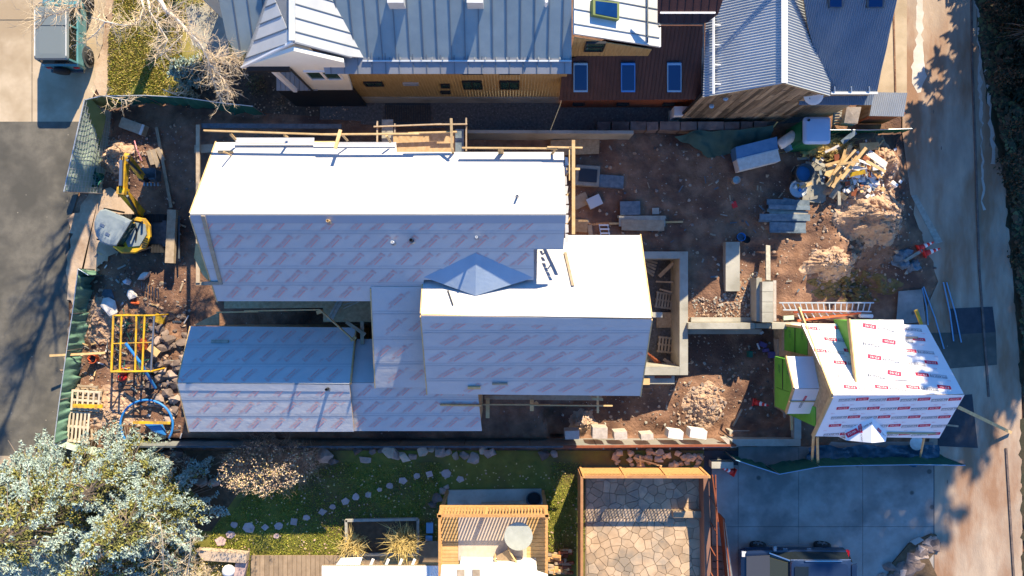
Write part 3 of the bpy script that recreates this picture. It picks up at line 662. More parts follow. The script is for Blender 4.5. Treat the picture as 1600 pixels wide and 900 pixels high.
rail('lumber rail with a diagonal end over the dark gap between roofs', [('rail',338,488,4.4,403,487,4.4,.05,.10),('rail',382,486,4.46,500,484,4.46,.05,.10),('rail',500,484,4.46,553,532,4.4,.05,.16),('bracket',495,489,4.3,504,486,4.3,.14,.1),('bracket',548,532,4.2,556,526,4.2,.14,.06)], 'lumber')
rail('pair of lumber braces crossing under the diagonal rail', [('brace',541,503,4.0,571,523,4.0,.14,.05),('brace',566,502,3.9,566,538,3.9,.15,.05)], 'lumberold')
rail('bundle of grey braces leaning below the big roof eave', [('brace',534,470,3.9,516,502,3.9,.14,.05),('brace',529,469,3.85,512,500,3.85,.09,.05),('brace',537,476,3.95,575,466,4.2,.04,.04),('brace',537,482,3.95,562,471,4.2,.03,.04)], 'lumbergrey')
rail('lumber walkway rail along the lower eave of the middle roof', [('rail',735,632,3.6,860,632.5,3.6,.05,.09),('rail',828,633,3.66,957,634,3.66,.05,.09),('post',762,622,3.5,762,653,3.4,.16,.06),('post',831,624,3.5,831,642,3.4,.16,.05),('post',934,618,3.6,934,645,3.4,.09,.06),('bracket',925,622,3.5,942,624,3.5,.1,.2),('bracket',836,628,3.5,840,632,3.5,.14,.06)], 'lumber')

# ---------------------------------------------------------------- the neighbouring house at the top
nb = thing('metal_roof_house', 'large house with grey standing seam metal roofs and wood siding', 'house', (0, 10, 0))
plU = (1.705, 0, .5); plE = (3.492, 0, .30)
seam_roof(nb, 'roof', plU, [(520,93),(893,93),(893,-160),(420,-160)], .535, phase=.3)
seam_roof(nb, 'eave_roof', plE, [(508,115.5),(893,115.5),(893,92),(500,80)], .535, m='metalAl', phase=.3)
plR = (8.2-.95*7.89, -.95, 0); plL = (8.2+.79*7.89, .79, 0)
seam_roof(nb, 'gable_roof', plR, [(457,64),(545,88),(600,93),(560,-120),(457,-120)], .50, m='metalD', phase=.2)
seam_roof(nb, 'gable_roof', plL, [(457,64),(378,104),(400,60),(457,-120),(380,-120)], .55, m='metalD', phase=.4)
s = Pl(plR); MB().beam(onplane(457,64,plR)+V(0,0,.05), onplane(457,-120,plR)+V(0,0,.05), .22, .05).build('ridge_cap', M['metalC'], nb)
pk = onplane(457,64,plR); el = onplane(378,104,plL); er = onplane(548,88,plR)
MB().beam(pk+V(0,-.02,-.06), el+V(0,-.02,-.06), .07, .16).build('rake_trim', M['trimwhite'], nb); MB().beam(pk+V(0,-.02,-.08), er+V(0,-.02,-.08), .05, .12).build('rake_trim', M['metalAl'], nb)
seam_roof(nb, 'side_roof', (6.0-.45*9.5, 0, .45), [(336,-60),(342,0),(354,58),(372,92),(392,76),(440,-60)], .55)
for y_, sg in ((11.9,1),(15.3,-1)):  # unseen wing, added to cast shade on the ground at left
    MB().slab([V(-13.4,y_,7.2),V(-6.5,y_,7.2),V(-6.5,13.6,8.4),V(-13.4,13.6,8.4)], (0,0,-.1)).build('unseen_wing_roof', M['metalA'], nb)
MB().slab([V(-13.1,12.2,0),V(-13.1,15,0),V(-13.1,15,7.1),V(-13.1,13.6,8.2),V(-13.1,12.2,7.1)], (.2,0,0)).build('unseen_wing_wall', M['whitewall'], nb); MB().slab([V(-12.9,12.2,0),V(-6.5,12.2,0),V(-6.5,12.2,7.1),V(-12.9,12.2,7.1)], (0,.2,0)).build('unseen_wing_wall', M['whitewall'], nb)
yg = pk.y - .3
XC = -8.62
MB().slab([V(XC,yg,2.9),V(-6.9,yg,2.9),V(-6.4,yg,6.7),V(pk.x,yg,8.05),V(el.x+.1,yg,6.2),V(XC,yg,6.1)], (0,.15,0)).build('gable_wall', M['whitewall'], nb)
MB().slab([V(el.x+.25,yg+.02,-.1),V(-6.9,yg+.02,-.1),V(-6.9,yg+.02,2.9),V(el.x+.25,yg+.02,2.9)], (0,.15,0)).build('base_wall', M['darkmetal'], nb)
def window(root, x, y, z, w_, h_, n=1, ny=1, axis='x', frame='darkmetal', glass='glass', fw=.05):
    """upright window, facing the camera side (-y) or sideways"""
    f = MB(); d = .09
    for sx in (-1,1): f.box((x+sx*(w_/2), y, z), (fw, d, h_+fw))
    for sz in (-1,1): f.box((x, y, z+sz*h_/2), (w_-fw, d, fw))
    for i in range(1,n): f.box((x-w_/2+w_*i/n, y, z), (fw*.8, d*.8, h_-fw))
    for i in range(1,ny): f.box((x, y, z-h_/2+h_*i/ny), (w_-fw, d*.7, fw*.7))
    o = f.build('window', M[frame], root); MB().box((x, y+.01, z), (w_-.02, .02, h_-.02)).build('pane', M[glass], o); return o
for px in (493, 519): 
    z = 5.15; p = P(px, 120, z); window(nb, p.x, yg-.03, z, .62, 1.05, frame='trimwhite')
# timber wall under the long eave, concrete footing, windows
yw = P(0,160).y
boards_wall(nb, 'timber_siding', (-7.0,yw), (2.28,yw), lambda t: 1.0, lambda t: 6.05, .13, 'siding')
MB().slab([V(-7.3,yw-.03,1.0),V(2.3,yw-.03,1.0),V(2.3,yw-.03,0),V(-7.3,yw-.03,0)][::-1], (0,.3,0)).build('footing', M['concrete'], nb)
for x0, w_, zc, hh, fr in ((584,.75,3.2,.5,'darkmetal'),(642,.62,3.2,.22,'alum'),(696,.34,2.9,.45,'darkmetal'),(738,.8,3.05,1.1,'darkmetal'),(738,.8,5.0,.6,'darkmetal'),(796,.8,3.05,1.1,'darkmetal'),(796,.8,5.0,.6,'darkmetal'),(696,.4,1.9,.3,'darkmetal')):
    k = (34-zc)/F; window(nb, (x0-800)*k, yw-.04, zc, w_, hh, 2 if w_ > .7 else 1, frame=fr)
MB().beam(onplane(567,93.5,plU)+V(0,-.06,.05), onplane(893,93.5,plU)+V(0,-.06,.05), .06, .04).build('snow_guard', M['alum'], nb)
for i in range(20):
    x = 576 + i*16.6; MB().beam(onplane(x,90,plU)+V(0,0,.05), onplane(x,95,plU)+V(0,0,.12), .03, .03).build('snow_guard_clip', M['metalseam'], nb)
for px, py, m_ in ((621,2,'metalC'),(743,2,'metalC')):
    p = onplane(px,py,plU); MB().slab([p+V(-.3,-.25,.5),p+V(.3,-.25,.5),p+V(.3,.3,.5),p+V(-.3,.3,.5)], (0,0,-.6)).build('roof_vent', M[m_], nb)
for px, py in ((613,7),(853,9)):
    p = onplane(px,py,plU); MB().tube([p, p+V(0,0,.45)], .06, 8).build('vent_pipe', M['white'], nb)
# right cross gable with a roof light, timber gable and the brown lean-to below it
plW = (8.03, -.433, 0)
seam_roof(nb, 'cross_roof', plW, [(897,52.5),(1030,73),(1030,-120),(897,-120)], .56, m='metalC', phase=.35)  # main roof's metal in a paler tone, sunlight put into its colour
s = Pl(plW)
for x in (1009.5,): MB().beam(onplane(x,68,plW)+s.n*.10, onplane(x,-100,plW)+s.n*.10, .05, .05).build('snow_guard', M['steeldark'], nb)
MB().beam(onplane(1030,73,plW)+V(.03,0,-.05), onplane(1030,-100,plW)+V(.03,0,-.05), .07, .14).build('gutter', M['trimwhite'], nb)
q = [onplane(x,y,plW) for x,y in ((922,2),(963,7),(963,34),(922,26))]
f = MB(); f.slab([p+s.n*.22 for p in q], s.n*-.24); fo = f.build('skylight', M['olive'], nb)
cq = sum(q, V(0,0,0))/4; MB().slab([cq+(p-cq)*.82+s.n*.235 for p in q], s.n*-.03).build('pane', M['skyglass'], fo)
yg2 = onplane(1030,73,plW).y - .12
zt = lambda x: pz(plW, x, 0) - .12
x0, x1 = 2.35, 5.55
boards_wall(nb, 'timber_gable', (x0,yg2), (x1,yg2), lambda t: 3.5, lambda t: zt(x0+(x1-x0)*t), .15, 'siding')
window(nb, 3.22, yg2-.05, 6.0, .72, .95, 1, 2)
plB = (-3.40, 0, .86)
seam_roof(nb, 'brown_roof', plB, [(874,157),(1098,155),(1098,40),(985,40),(897,90),(880,95)], .16, m='brownroof', ms='brownroof', seam=(.02,.025))
s = Pl(plB)
for i, px in enumerate((907,981,1053)):
    q = [onplane(px+dx,py,plB) for dx,py in ((-11,97),(11,97),(11,142),(-11,142))]
    fo = MB().slab([p+s.n*.12 for p in q], s.n*-.13).build('skylight', M['bluelight'] if i != 1 else M['blue'], nb)
    cq = sum(q, V(0,0,0))/4; MB().slab([cq+(p-cq)*.86+s.n*.135 for p in q], s.n*-.03).build('pane', M['skyglass'], fo)
MB().slab([V(2.3,8.55,-.05),V(8.9,8.55,-.05),V(8.9,8.55,3.7),V(2.3,8.55,3.7)], (0,.12,0)).build('rust_wall', M['rust'], nb)
for px in (904,973,1045): p = P(px,158,.8); window(nb, p.x, 8.50, .75, .5, .3)
seam_roof(nb, 'brown_roof', (1.43,0,.5), [(1028,36),(1104,36),(1122,22),(1150,-60),(1028,-60)], .3, m='brownroof', ms='brownroof', seam=(.02,.02))
MB().beam(onplane(1031,21,(1.43,0,.5))+V(0,0,.06), onplane(1117,21,(1.43,0,.5))+V(0,0,.06), .06,.05).build('snow_guard', M['trimwhite'], nb)
MB().beam(P(1031,36,6.4), P(1100,36,6.4), .1,.1).build('gutter', M['steeldark'], nb); MB().beam(P(1098,36,5.4), P(1098,152,3.9), .1,.1).build('gutter', M['steeldark'], nb)
# small porch roof, post and beam at the left of the white gable
for i in range(9): MB().slab([V(el.x+.3+i*.2,yg-.05,3.0),V(el.x+.48+i*.2,yg-.05,3.0),V(el.x+.48+i*.2,yg+1.6,3.02),V(el.x+.3+i*.2,yg+1.6,3.02)], (0,0,-.05)).build('porch_board', M['metalAl'], nb)
MB().slab([V(el.x+.2,yg+1.6,2.9),V(XC,yg+1.6,2.9),V(XC,yg+1.6,6.1),V(el.x+.2,yg+1.6,6.1)], (0,.1,0)).build('recess_wall', M['whitewall'], nb)
MB().beam((el.x+.2,yg-.08,6.1),(XC,yg-.08,6.1),.16,.2).build('porch_beam', M['darkmetal'], nb); MB().beam((XC,yg-.06,6.0),(XC,yg-.06,2.9),.06,.06).build('corner_trim', M['darkmetal'], nb)
MB().beam((-9.35,yg-.05,6.0),(-9.35,yg-.05,3.0),.16,.16).build('post', M['white'], nb)
# grates over the light wells, stepping slab
def grate(label, x0, y0, x1, y1):
    a, b = P(x0,y1,.06), P(x1,y0,.06); t = thing('well_grate', label, 'grate', (a.x, a.y, 0))
    f = MB(); f.beam((a.x,a.y,.05),(b.x,a.y,.05),.05,.08); f.beam((a.x,b.y,.05),(b.x,b.y,.05),.05,.08); f.build('frame', M['grate'], t)
    n = int((b.x-a.x)/.11); m = MB()
    for i in range(n+1): x = a.x+(b.x-a.x)*i/n; m.beam((x,a.y+.03,.05),(x,b.y-.03,.05),.03,.05)
    m.build('bars', M['grate'], t); return t
grate('small dark window well grate under the white gable', 490,141,536,160); grate('wide dark window well grate beside the timber wall footing', 602,163,672,192)

# ---------------------------------------------------------------- corrugated barn at the top right
bn = thing('corrugated_barn', 'corrugated metal roofed barn with reclaimed plank gable wall', 'barn', (10.4, 9, 0))
bL = (6.5-.69*10.42, .69, 0); bR = (6.5+.71*10.42, -.71, 0)
corrugated(bn, 'roof', bL, [(1225,130),(1098,152),(1104,0),(1110,-160),(1225,-160)], .105, .018, 'metalB')
corrugated(bn, 'roof', bR, [(1225,130),(1297,150),(1305,-160),(1225,-160)], .105, .018, 'metalB')
bB = (4.4-.62*8.05, 0, .62)
o, s = corrugated(bn, 'long_roof', bB, [(1290,145),(1370,145),(1410,-40),(1424,-160),(1232,-160),(1262,40)], .09, .016, 'metalBshade')
for x0, x1 in ((1293,1315),(1353,1379)):
    q = [onplane(x,y,bB) for x,y in ((x0,-15),(x1,-15),(x1,12),(x0,12))]
    fo = MB().slab([p+s.n*.12 for p in q], s.n*-.13).build('skylight', M['steeldark'], bn); cq = sum(q, V(0,0,0))/4
    MB().slab([cq+(p-cq)*.82+s.n*.135 for p in q], s.n*-.03).build('pane', M['skyglass'], fo)
MB().beam(onplane(1225,130,bL)+V(0,0,.04), onplane(1225,-120,bL)+V(0,0,.04), .24,.05).build('ridge_cap', M['metalC'], bn)
s = Pl(bL); MB().beam(onplane(1117,28,bL)+s.n*.16, onplane(1117,148,bL)+s.n*.16, .08,.06, up=s.n).build('snow_guard', M['trimwhite'], bn)
for y in (40,71,102,132): MB().beam(onplane(1117,y,bL)+s.n*.12, onplane(1127,y,bL)+s.n*.05, .04,.03).build('guard_bracket', M['trimwhite'], bn)
s = Pl(bB); MB().beam(onplane(1297,146,bB)+V(0,0,.05), onplane(1370,146,bB)+V(0,0,.05), .1,.08).build('gutter', M['metalC'], bn)
for x in (1303,1329,1357): MB().beam(onplane(x,144,bB)+V(0,0,.08), onplane(x,136,bB)+V(0,0,.06), .04,.04).build('gutter_bracket', M['alum'], bn)
corrugated(bn, 'canopy_roof', (3.7-.15*8.0,0,.15), [(1248,164),(1362,164),(1366,147),(1250,147)], .09, .012, 'metalBshade')
ybw = 7.9
for i in range(26):                       # reclaimed planks, each of two or three lengths
    xa = 7.85 + i*(12.9-7.85)/26; xb = xa + .188; xm = (xa+xb)/2
    zt_ = (pz(bL,xm,0) if xm < 10.42 else pz(bR,xm,0)) - .1
    cuts = sorted([0, random.uniform(.8,2.0), random.uniform(2.3,zt_-.3), zt_]); 
    for k in range(3):
        yj = ybw - random.uniform(0,.03)
        MB().slab([V(xa,yj,cuts[k]+.006),V(xb,yj,cuts[k]+.006),V(xb,yj,cuts[k+1]-.006),V(xa,yj,cuts[k+1]-.006)], (0,.05,0)).build('plank', M['barnwood'], bn)
MB().slab([V(7.8,ybw+.06,0),V(13,ybw+.06,0),V(13,ybw+.06,4.4),V(10.42,ybw+.06,6.3),V(7.8,ybw+.06,4.4)], (0,.1,0)).build('wall', M['darkmetal'], bn)
MB().slab([V(12.9,8.1,0),V(15.0,8.1,0),V(15.0,8.1,4.2),V(12.9,8.1,4.2)], (0,.1,0)).build('wall', M['barnwood'], bn)
MB().slab([V(14.9,8.2,0),V(14.9,14,0),V(14.9,14,7.8),V(14.9,8.2,4.3)], (-.1,0,0)).build('wall', M['barnwood'], bn)
for px, py, z in ((1134,148,4.2),(1112,160,3.2)):
    p = P(px,py,z); MB().lathe(p+V(0,-.15,0), [(.09,-.1),(.11,0),(.05,.02)], 10).build('wall_lamp', M['alum'], bn)
MB().beam(P(1118,155,3.3)+V(0,-.1,0), P(1106,166,1.6)+V(0,-.1,0), .16,.12).build('meter_box', M['bluelight'], bn)
sd = thing('satellite_dish', 'white satellite dish on the corner of the barn gable', 'satellite dish', P(1268,150,4.4))
c = P(1271,149,4.6); ax = (V(-.55,-.35,.62)).normalized().to_track_quat('Z','Y').to_matrix()
MB().lathe(c, [(.02,-.10),(.25,-.07),(.40,0.0),(.39,.02),(.24,-.04),(.02,-.07)], 18, ax=ax).build('dish', M['white'], sd, True)
MB().tube([c, c+V(.05,.35,-.15)], .03, 6).build('mast', M['alum'], sd); MB().tube([c+V(-.1,-.12,-.1), c+V(-.3,-.2,.35)], .018, 5).build('feed_arm', M['steeldark'], sd)
shd = thing('lean_to_shed', 'small shed with sunlit corrugated roof beside the barn', 'shed', P(1388,165))
corrugated(shd, 'roof', (1.75-.12*8.4,.02,.12), [(1366,144),(1418,145),(1412,182),(1358,181)], .085, .016, 'metalB')
a, b = P(1366,180,1.7), P(1413,150,1.7)
MB().slab([V(a.x,a.y,0),V(b.x-.1,a.y,0),V(b.x-.1,a.y,1.95),V(a.x,a.y,1.65)], (0,.08,0)).build('wall', M['rust'], shd); MB().slab([V(a.x,a.y+.1,0),V(a.x,b.y,0),V(a.x,b.y,1.65),V(a.x,a.y+.1,1.65)], (.08,0,0)).build('wall', M['barnwood'], shd)
ac = thing('heat_pump', 'white outdoor heat pump unit beside the rust coloured wall', 'air conditioner', P(1070,176))
p = P(1070,174,1.0); p.z = 0; MB().box(p+V(0,0,.62), (1.0,.42,.95)).build('case', M['white'], ac)
for dx in (-.24,.24): MB().lathe(p+V(dx,-.215,.6), [(.2,0),(.2,.02),(.06,.03)], 14, ax=Matrix.Rotation(R(90),3,'X')).build('fan_grille', M['steeldark'], ac)
MB().box(p+V(0,0,.07), (1.1,.5,.14)).build('base', M['concrete'], ac)
# ---------------------------------------------------------------- small wrapped building at the right
gr = thing('wrapped_outbuilding', 'small gabled outbuilding wrapped in white sheets with red and black print', 'building', P(1380,600))
yr = P(0,617,6.2).y; k1 = (6.2-3.6)/(P(0,507,3.6).y-yr); k2 = (6.2-4.53)/(yr-P(0,683,4.53).y)
gN = (6.2 + k1*yr, 0, -k1); gS = (6.2 - k2*yr, 0, k2)
membrane_roof(gr, 'roof', gN, [(1302,617),(1506,616),(1447,508),(1252,506)], 3, m='wrap', print_=logo_print(-8, 1.22, 6, 1.05), seed=21)
membrane_roof(gr, 'roof', gS, [(1302,617.6),(1507,616.6),(1467,684),(1273,681)], 3, m='wrap', print_=logo_print(5, 1.2, 5, 1.0), seed=22)
# shed dormer facing up-picture
dt = onplane(1338,598,gN); dt2 = onplane(1420,592,gN); zf = 5.0; yf = P(0,500,zf).y
bD = (zf - dt.z - .02)/(yf - dt.y); gD = (zf - bD*yf, 0, bD)
membrane_roof(gr, 'dormer_roof', gD, [(1338,598),(1420,593),(1411,500),(1328.5,500)], 2, m='wrap', print_=logo_print(-10, 1.36, 4, 1.1), seed=23)
xl = P(1328.5,500,zf).x+.08; xr = P(1411,500,zf).x-.08
for x in (xl, xr): MB().slab([V(x,yf-.05,pz(gN,x,yf)-.05),V(x,dt.y+.1,dt.z-.1),V(x,yf-.05,zf-.1)], (.06 if x == xl else -.06,0,0)).build('dormer_wall', M['greenzip'] if x == xl else M['wrap'], gr)
MB().slab([V(xl+.07,yf-.06,pz(gN,0,yf)-.1),V(xr-.07,yf-.06,pz(gN,0,yf)-.1),V(xr-.07,yf-.06,zf-.1),V(xl+.07,yf-.06,zf-.1)], (0,-.06,0)).build('dormer_wall', M['greenzip'], gr)
rk = lambda pl, a, b, m='lumber', w_=.06, h_=.2: MB().beam(onplane(*a,pl)+V(0,0,-.08), onplane(*b,pl)+V(0,0,-.08), w_, h_).build('rake_board', M[m], gr)
rk(gN,(1301,618),(1249,482)); rk(gS,(1301,619),(1271,683)); rk(gD,(1338,598),(1327.5,499)); MB().beam(onplane(1444,508,gN)+V(0,0,-.2), P(1431,484,3.2), .12,.1).build('outrigger', M['yellow'], gr)
# lower half-hip dormer on the near slope
pk = onplane(1362,652,gS); zl = pk.z - .05; fr = P(1362,692,zl)
lw = P(1322,688,zl-.5); rw_ = P(1384,690,zl-.5); lb = onplane(1320,673,gS)+V(0,0,.03); rb = onplane(1386,675,gS)+V(0,0,.03); pk.z += .03
dm = MB().slab([pk,fr,lw,lb], (0,0,-.05)).build('small_dormer', M['wrap'], gr); MB().slab([pk,rb,rw_,fr], (0,0,-.05)).build('dormer_side', M['wrap'], dm)
MB().slab([lw,fr,rw_,rw_+V(0,0,-1.1),lw+V(0,0,-1.1)], (0,.05,0)).build('dormer_face', M['wrap'], dm)
b = MB()
def free_logo(b, c, e, n, L):
    ey = n.cross(e); c1, c2 = c + e*.3*L, c - e*.3*L
    put_plate(b, c2, e, ey, n, .01, .5*L, .2*L, 0); put_text(b, 'PSU30', .13*L, c2, e, ey, n, .014, 2); put_text(b, 'TITANIUM', .12*L, c1, e, ey, n, .012, 1)
n_ = (fr-pk).cross(lw-fr).normalized(); n_ = n_ if n_.z > 0 else -n_; n2 = (rw_-pk).cross(fr-rw_).normalized(); n2 = n2 if n2.z > 0 else -n2
free_logo(b, pk.lerp(lb,.48)+(fr-pk)*.22, (pk-lb).normalized(), n_, 1.0); free_logo(b, fr.lerp(lw,.42)+(pk-fr)*.33, (fr-pk).normalized().lerp((lb-pk).normalized(),-.2).normalized(), n_, .7); free_logo(b, pk.lerp(rb,.6)+(fr-pk)*.24, (rb-pk).normalized(), n2, .6)
tag(b.build('printed_lettering', [M['printred'],M['printblack'],M['white']], dm), kind='stuff')
# gable end walls and floor, green sheathing on the end that faces the site
XW = 12.75
MB().slab([V(XW,-5.8,-1.2),V(XW,-1.75,-1.2),V(XW,-1.75,3.55),V(XW,yr,6.0),V(XW,-5.8,4.5)], (.12,0,0)).build('gable_wall', M['osb'], gr)
for y0, y1, z0, z1 in ((-1.78,-2.9,1.75,3.05),(-1.78,-2.9,.45,1.72),(-5.82,-5.0,1.75,3.9),(-5.82,-5.0,.5,1.72)):
    o = MB().slab([V(XW-.03,y0,z0),V(XW-.03,y1,z0),V(XW-.03,y1,z1),V(XW-.03,y0,z1)], (.028,0,0)).build('sheathing_panel', M['greenzip'], gr)
MB().slab([V(XW+4.5,-5.8,.1),V(XW+4.5,-1.75,.1),V(XW+4.5,-1.75,3.55),V(XW+4.5,yr,6.0),V(XW+4.5,-5.8,4.5)], (.1,0,0)).build('gable_wall', M['wrap'], gr)
for y, z1 in ((-1.78,3.5),(-5.8,4.4)): MB().slab([V(XW+.14,y,.1),V(XW+4.4,y,.1),V(XW+4.4,y,z1),V(XW+.14,y,z1)], (0,.1,0)).build('wall', M['wrap'], gr)
MB().slab([V(XW-.02,-2.95,.1),V(XW-.02,-1.7,.1),V(XW-.02,-1.7,.42),V(XW-.02,-2.95,.42)], (.015,0,0)).build('sill_board', M['lumberold'], gr)
MB().beam((XW-.05,-1.72,.1),(XW-.05,-1.72,3.5),.1,.1).build('corner_post', M['lumber'], gr)
# entry porch with its own little roof
pN0 = (4.2 + .8*P(0,607,4.2).y, 0, -.55); y_ = P(0,607,4.2).y; pN0 = (4.2+.5*y_, 0, -.5); pS0 = (4.2-.75*y_, 0, .75)
membrane_roof(gr, 'porch_roof', pN0, [(1242,607),(1298,607),(1278,557),(1230,557)], 2, m='wrap', seed=24)
membrane_roof(gr, 'porch_roof', pS0, [(1242,607.5),(1298,607.5),(1287,646),(1230,646)], 2, m='wrap', print_=logo_print(80, .8, 1, .62, 0), seed=25)
rk(pN0,(1241,607),(1229,557),'lumber',.05,.16); rk(pS0,(1241,608),(1229,646),'lumber',.05,.16)
MB().beam(onplane(1232,627,pS0)+V(0,0,.06), onplane(1290,627,pS0)+V(0,0,.06), .05,.05).build('toe_board', M['lumber'], gr)
xa = 11.98; ya, yb = P(0,560,2.2).y, P(0,640,2.2).y
for y0, y1, z0, z1 in ((ya,yb+.9,1.25,2.2),(ya,yb+.9,2.25,3.3),(yb+.88,yb,1.25,3.2)):
    MB().slab([V(xa,y0,z0),V(xa,y1,z0),V(xa,y1,z1),V(xa,y0,z1)], (.05,0,0)).build('sheathing_panel', M['greenzip'], gr)
MB().slab([V(xa+.06,ya,1.2),V(XW-.02,ya,1.2),V(XW-.02,ya,3.3),V(xa+.06,ya,3.3)], (0,-.05,0)).build('porch_wall', M['greenzip'], gr)
b = MB()
for (y, z) in ((-2.1,2.5),(-2.1,1.1)): put_text(b, 'ZIP', .3, V(XW-.035,y,z), V(0,-1,0), V(0,0,1), V(-1,0,0), .003)
put_text(b, 'ZIP', .3, V(xa-.004,ya-.5,1.8), V(0,-1,0), V(0,0,1), V(-1,0,0), .003); put_text(b, 'ZIP', .3, V(xa-.004,ya-.5,2.8), V(0,-1,0), V(0,0,1), V(-1,0,0), .003)
put_text(b, 'System', .24, V(XW-.035,-5.4,1.1), V(0,-1,0), V(0,0,1), V(-1,0,0), .003); tag(b.build('printed_lettering', M['portagreen'], gr), kind='stuff')
MB().beam((xa-.01,ya-.0,2.225),(xa-.01,yb+.9,2.225),.01,.07).build('seam_tape', M['black'], gr); MB().beam((XW-.04,-1.8,1.735),(XW-.04,-2.9,1.735),.01,.07).build('seam_tape', M['black'], gr)
MB().beam(onplane(1384,676,gS)+V(0,0,.07), onplane(1460,677,gS)+V(0,0,.07), .07,.05).build('toe_board', M['lumber'], gr)
MB().beam(onplane(1413,527,gN)+V(0,0,.1), onplane(1432,527,gN)+V(0,0,.1), .08,.05).build('toe_board', M['lumberold'], gr)
def brace(label, a, b, w_=.1, h_=.05, m='lumber', nm='brace', cat='brace'): return tag(MB().beam(P(*a), P(*b), w_, h_).build(nm, M[m]), label, cat)
brace('left wooden kicker brace below the wrapped outbuilding eave', (1271,683,4.4),(1269,719,1.2)); brace('right hand one of the paired kicker braces below the wrapped outbuilding', (1277,683,4.4),(1278,724,1.2))
brace('lone kicker brace leaning out over the black tarp', (1444,684,4.4),(1438,713,1.0)); brace('long timber brace reaching from the outbuilding corner to the alley', (1497,636,3.2),(1580,676,.1),.14)
brace('short timber stub at the right eave of the wrapped outbuilding', (1478,664,3.0),(1497,666,3.0),.07,.05,'lumberold')
# tarps beside it
def cloth(name, label, cat, quad, amp, m, nu=26, nv=8, kind=None, freq=1.6, seed=0, zb=None):
    q = [P(*c) for c in quad]
    def fn(u, v):
        p = (q[0]*(1-u)+q[1]*u)*(1-v) + (q[3]*(1-u)+q[2]*u)*v
        k = noise.noise(V(p.x*freq+seed, p.y*freq, p.z*freq)); k2 = noise.noise(V(p.x*freq*3, p.y*freq*3+seed, 2))
        return p + V(k2*amp*.3, k*amp*.5, abs(k)*amp + k2*amp*.4)
    return tag(MB().grid(fn, nu, nv).build(name, M[m], None, True), label, cat, None, kind)
cloth('black_tarp', 'crumpled dark plastic tarp under the eave of the wrapped outbuilding', 'tarp', [(1262,696,.25),(1466,696,.25),(1468,726,.3),(1258,722,.3)], .28, 'tarp', 48, 12)
tag(MB().lathe(P(1431,692,.45), [(.15,0),(.3,.02),(.33,.08),(.2,.12)], 14).build('plastic_tub', M['insul']), 'pale plastic tub lid lying on the dark tarp', 'tub')

# ---------------------------------------------------------------- concrete: basement box, walls, blocks
bs_ = thing('basement_foundation', 'open concrete basement box with pallets standing in it', 'foundation', P(1040,490))
def cwall(root, px0, py0, px1, py1, z0, z1, nm='wall', m='concrete'):
    a, b = P(px0,py0,z1), P(px1,py1,z1); x0, x1 = sorted((a.x,b.x)); y0, y1 = sorted((a.y,b.y))
    return MB().box(((x0+x1)/2,(y0+y1)/2,(z0+z1)/2), (x1-x0,y1-y0,z1-z0)).build(nm, M[m], root)
cwall(bs_,1062,393,1075,586,-1.75,.42); cwall(bs_,960,393,1061.8,404,-1.75,.42); cwall(bs_,960,573,1061.8,586,-1.75,.42)
cwall(bs_,985,488,1035,496,-.2,.40,'cross_beam')
cwall(bs_,985,587,1054,600,-1.2,.15,'footing'); MB().beam(P(1023,589,.2),P(1049,589,.2),.12,.08).build('form_board', M['rust'], bs_); MB().beam(P(1003,596,.25),P(1015,596,.25),.3,.12).build('form_board', M['lumber'], bs_)
MB().slab(pxpoly([(960,400),(1062,400),(1062,580),(960,580)], -1.5), (0,0,-.1)).build('slab', M['gravel'], bs_)
def pallet(label, n=7, L=1.2, W=1.0, m='lumberold', group=None):
    t = proto('pallet', label, 'pallet', group)
    for i in range(n): MB().box((-L/2+.05+i*(L-.1)/(n-1), 0, .12), (.09, W, .02)).build('slat', M[m], t)
    for y in (-W/2+.05, 0, W/2-.05): MB().box((0,y,.06), (L,.09,.09)).build('runner', M[m], t)
    return t
def place(o, p, rot): o.location = p; o.rotation_euler = rot; return o
place(pallet('pallet on the basement floor above the bare plywood sheet', 8, 1.15, .8, 'lumberold'), P(1041,470,-1.38), (0,.15,R(-8)))
place(pallet('pallet on the basement floor below the bare plywood sheet', 7, 1.1, .8, 'lumberold'), P(1044,539,-1.38), (0,.12,R(-6)))
tag(MB().box(P(1045,500,-1.35), (1.2,.75,.06)).build('plywood_sheet', M['osb']), 'bare plywood sheet lying between two pallets in the basement', 'plywood')
for a, b, w_, lab in (((1030,432),(1058,405),.18,'weathered board leaning in the upper corner of the basement'),((1034,430),(1052,410),.1,'thin board beside the leaning one in the upper basement corner'),((1025,440),(1052,441),.08,'board lying straight across the upper basement floor'),((1031,452),(1050,457),.09,'short board just above the upper basement pallet'),((1037,561),(1063,579),.16,'pale board lying diagonally in the lower basement corner')):
    tag(MB().beam(P(*a,-1.2), P(*b,-.7), w_, .05).build('basement_board', M['lumberold']), lab, 'board')
for i in range(7): tag(MB().beam(P(1006+random.random()*4,398+i*4,-1.0), P(1030-i*1.5,401+i*5,-1.1), .1, .06).build('lumber_stick', M['lumberold']), 'weathered stick in the small stack beside the upper basement wall', 'lumber', 'sticks stacked in the upper basement corner')
for i in range(6): tag(MB().beam(P(1008+i*4,548+i*3,-.9), P(1024+i*3,566+i*1.5,-1.0), .07, .05).build('red_stick', M['rust']), 'red brown stick in the pile at the lower basement end', 'lumber', 'red sticks piled in the lower basement end')
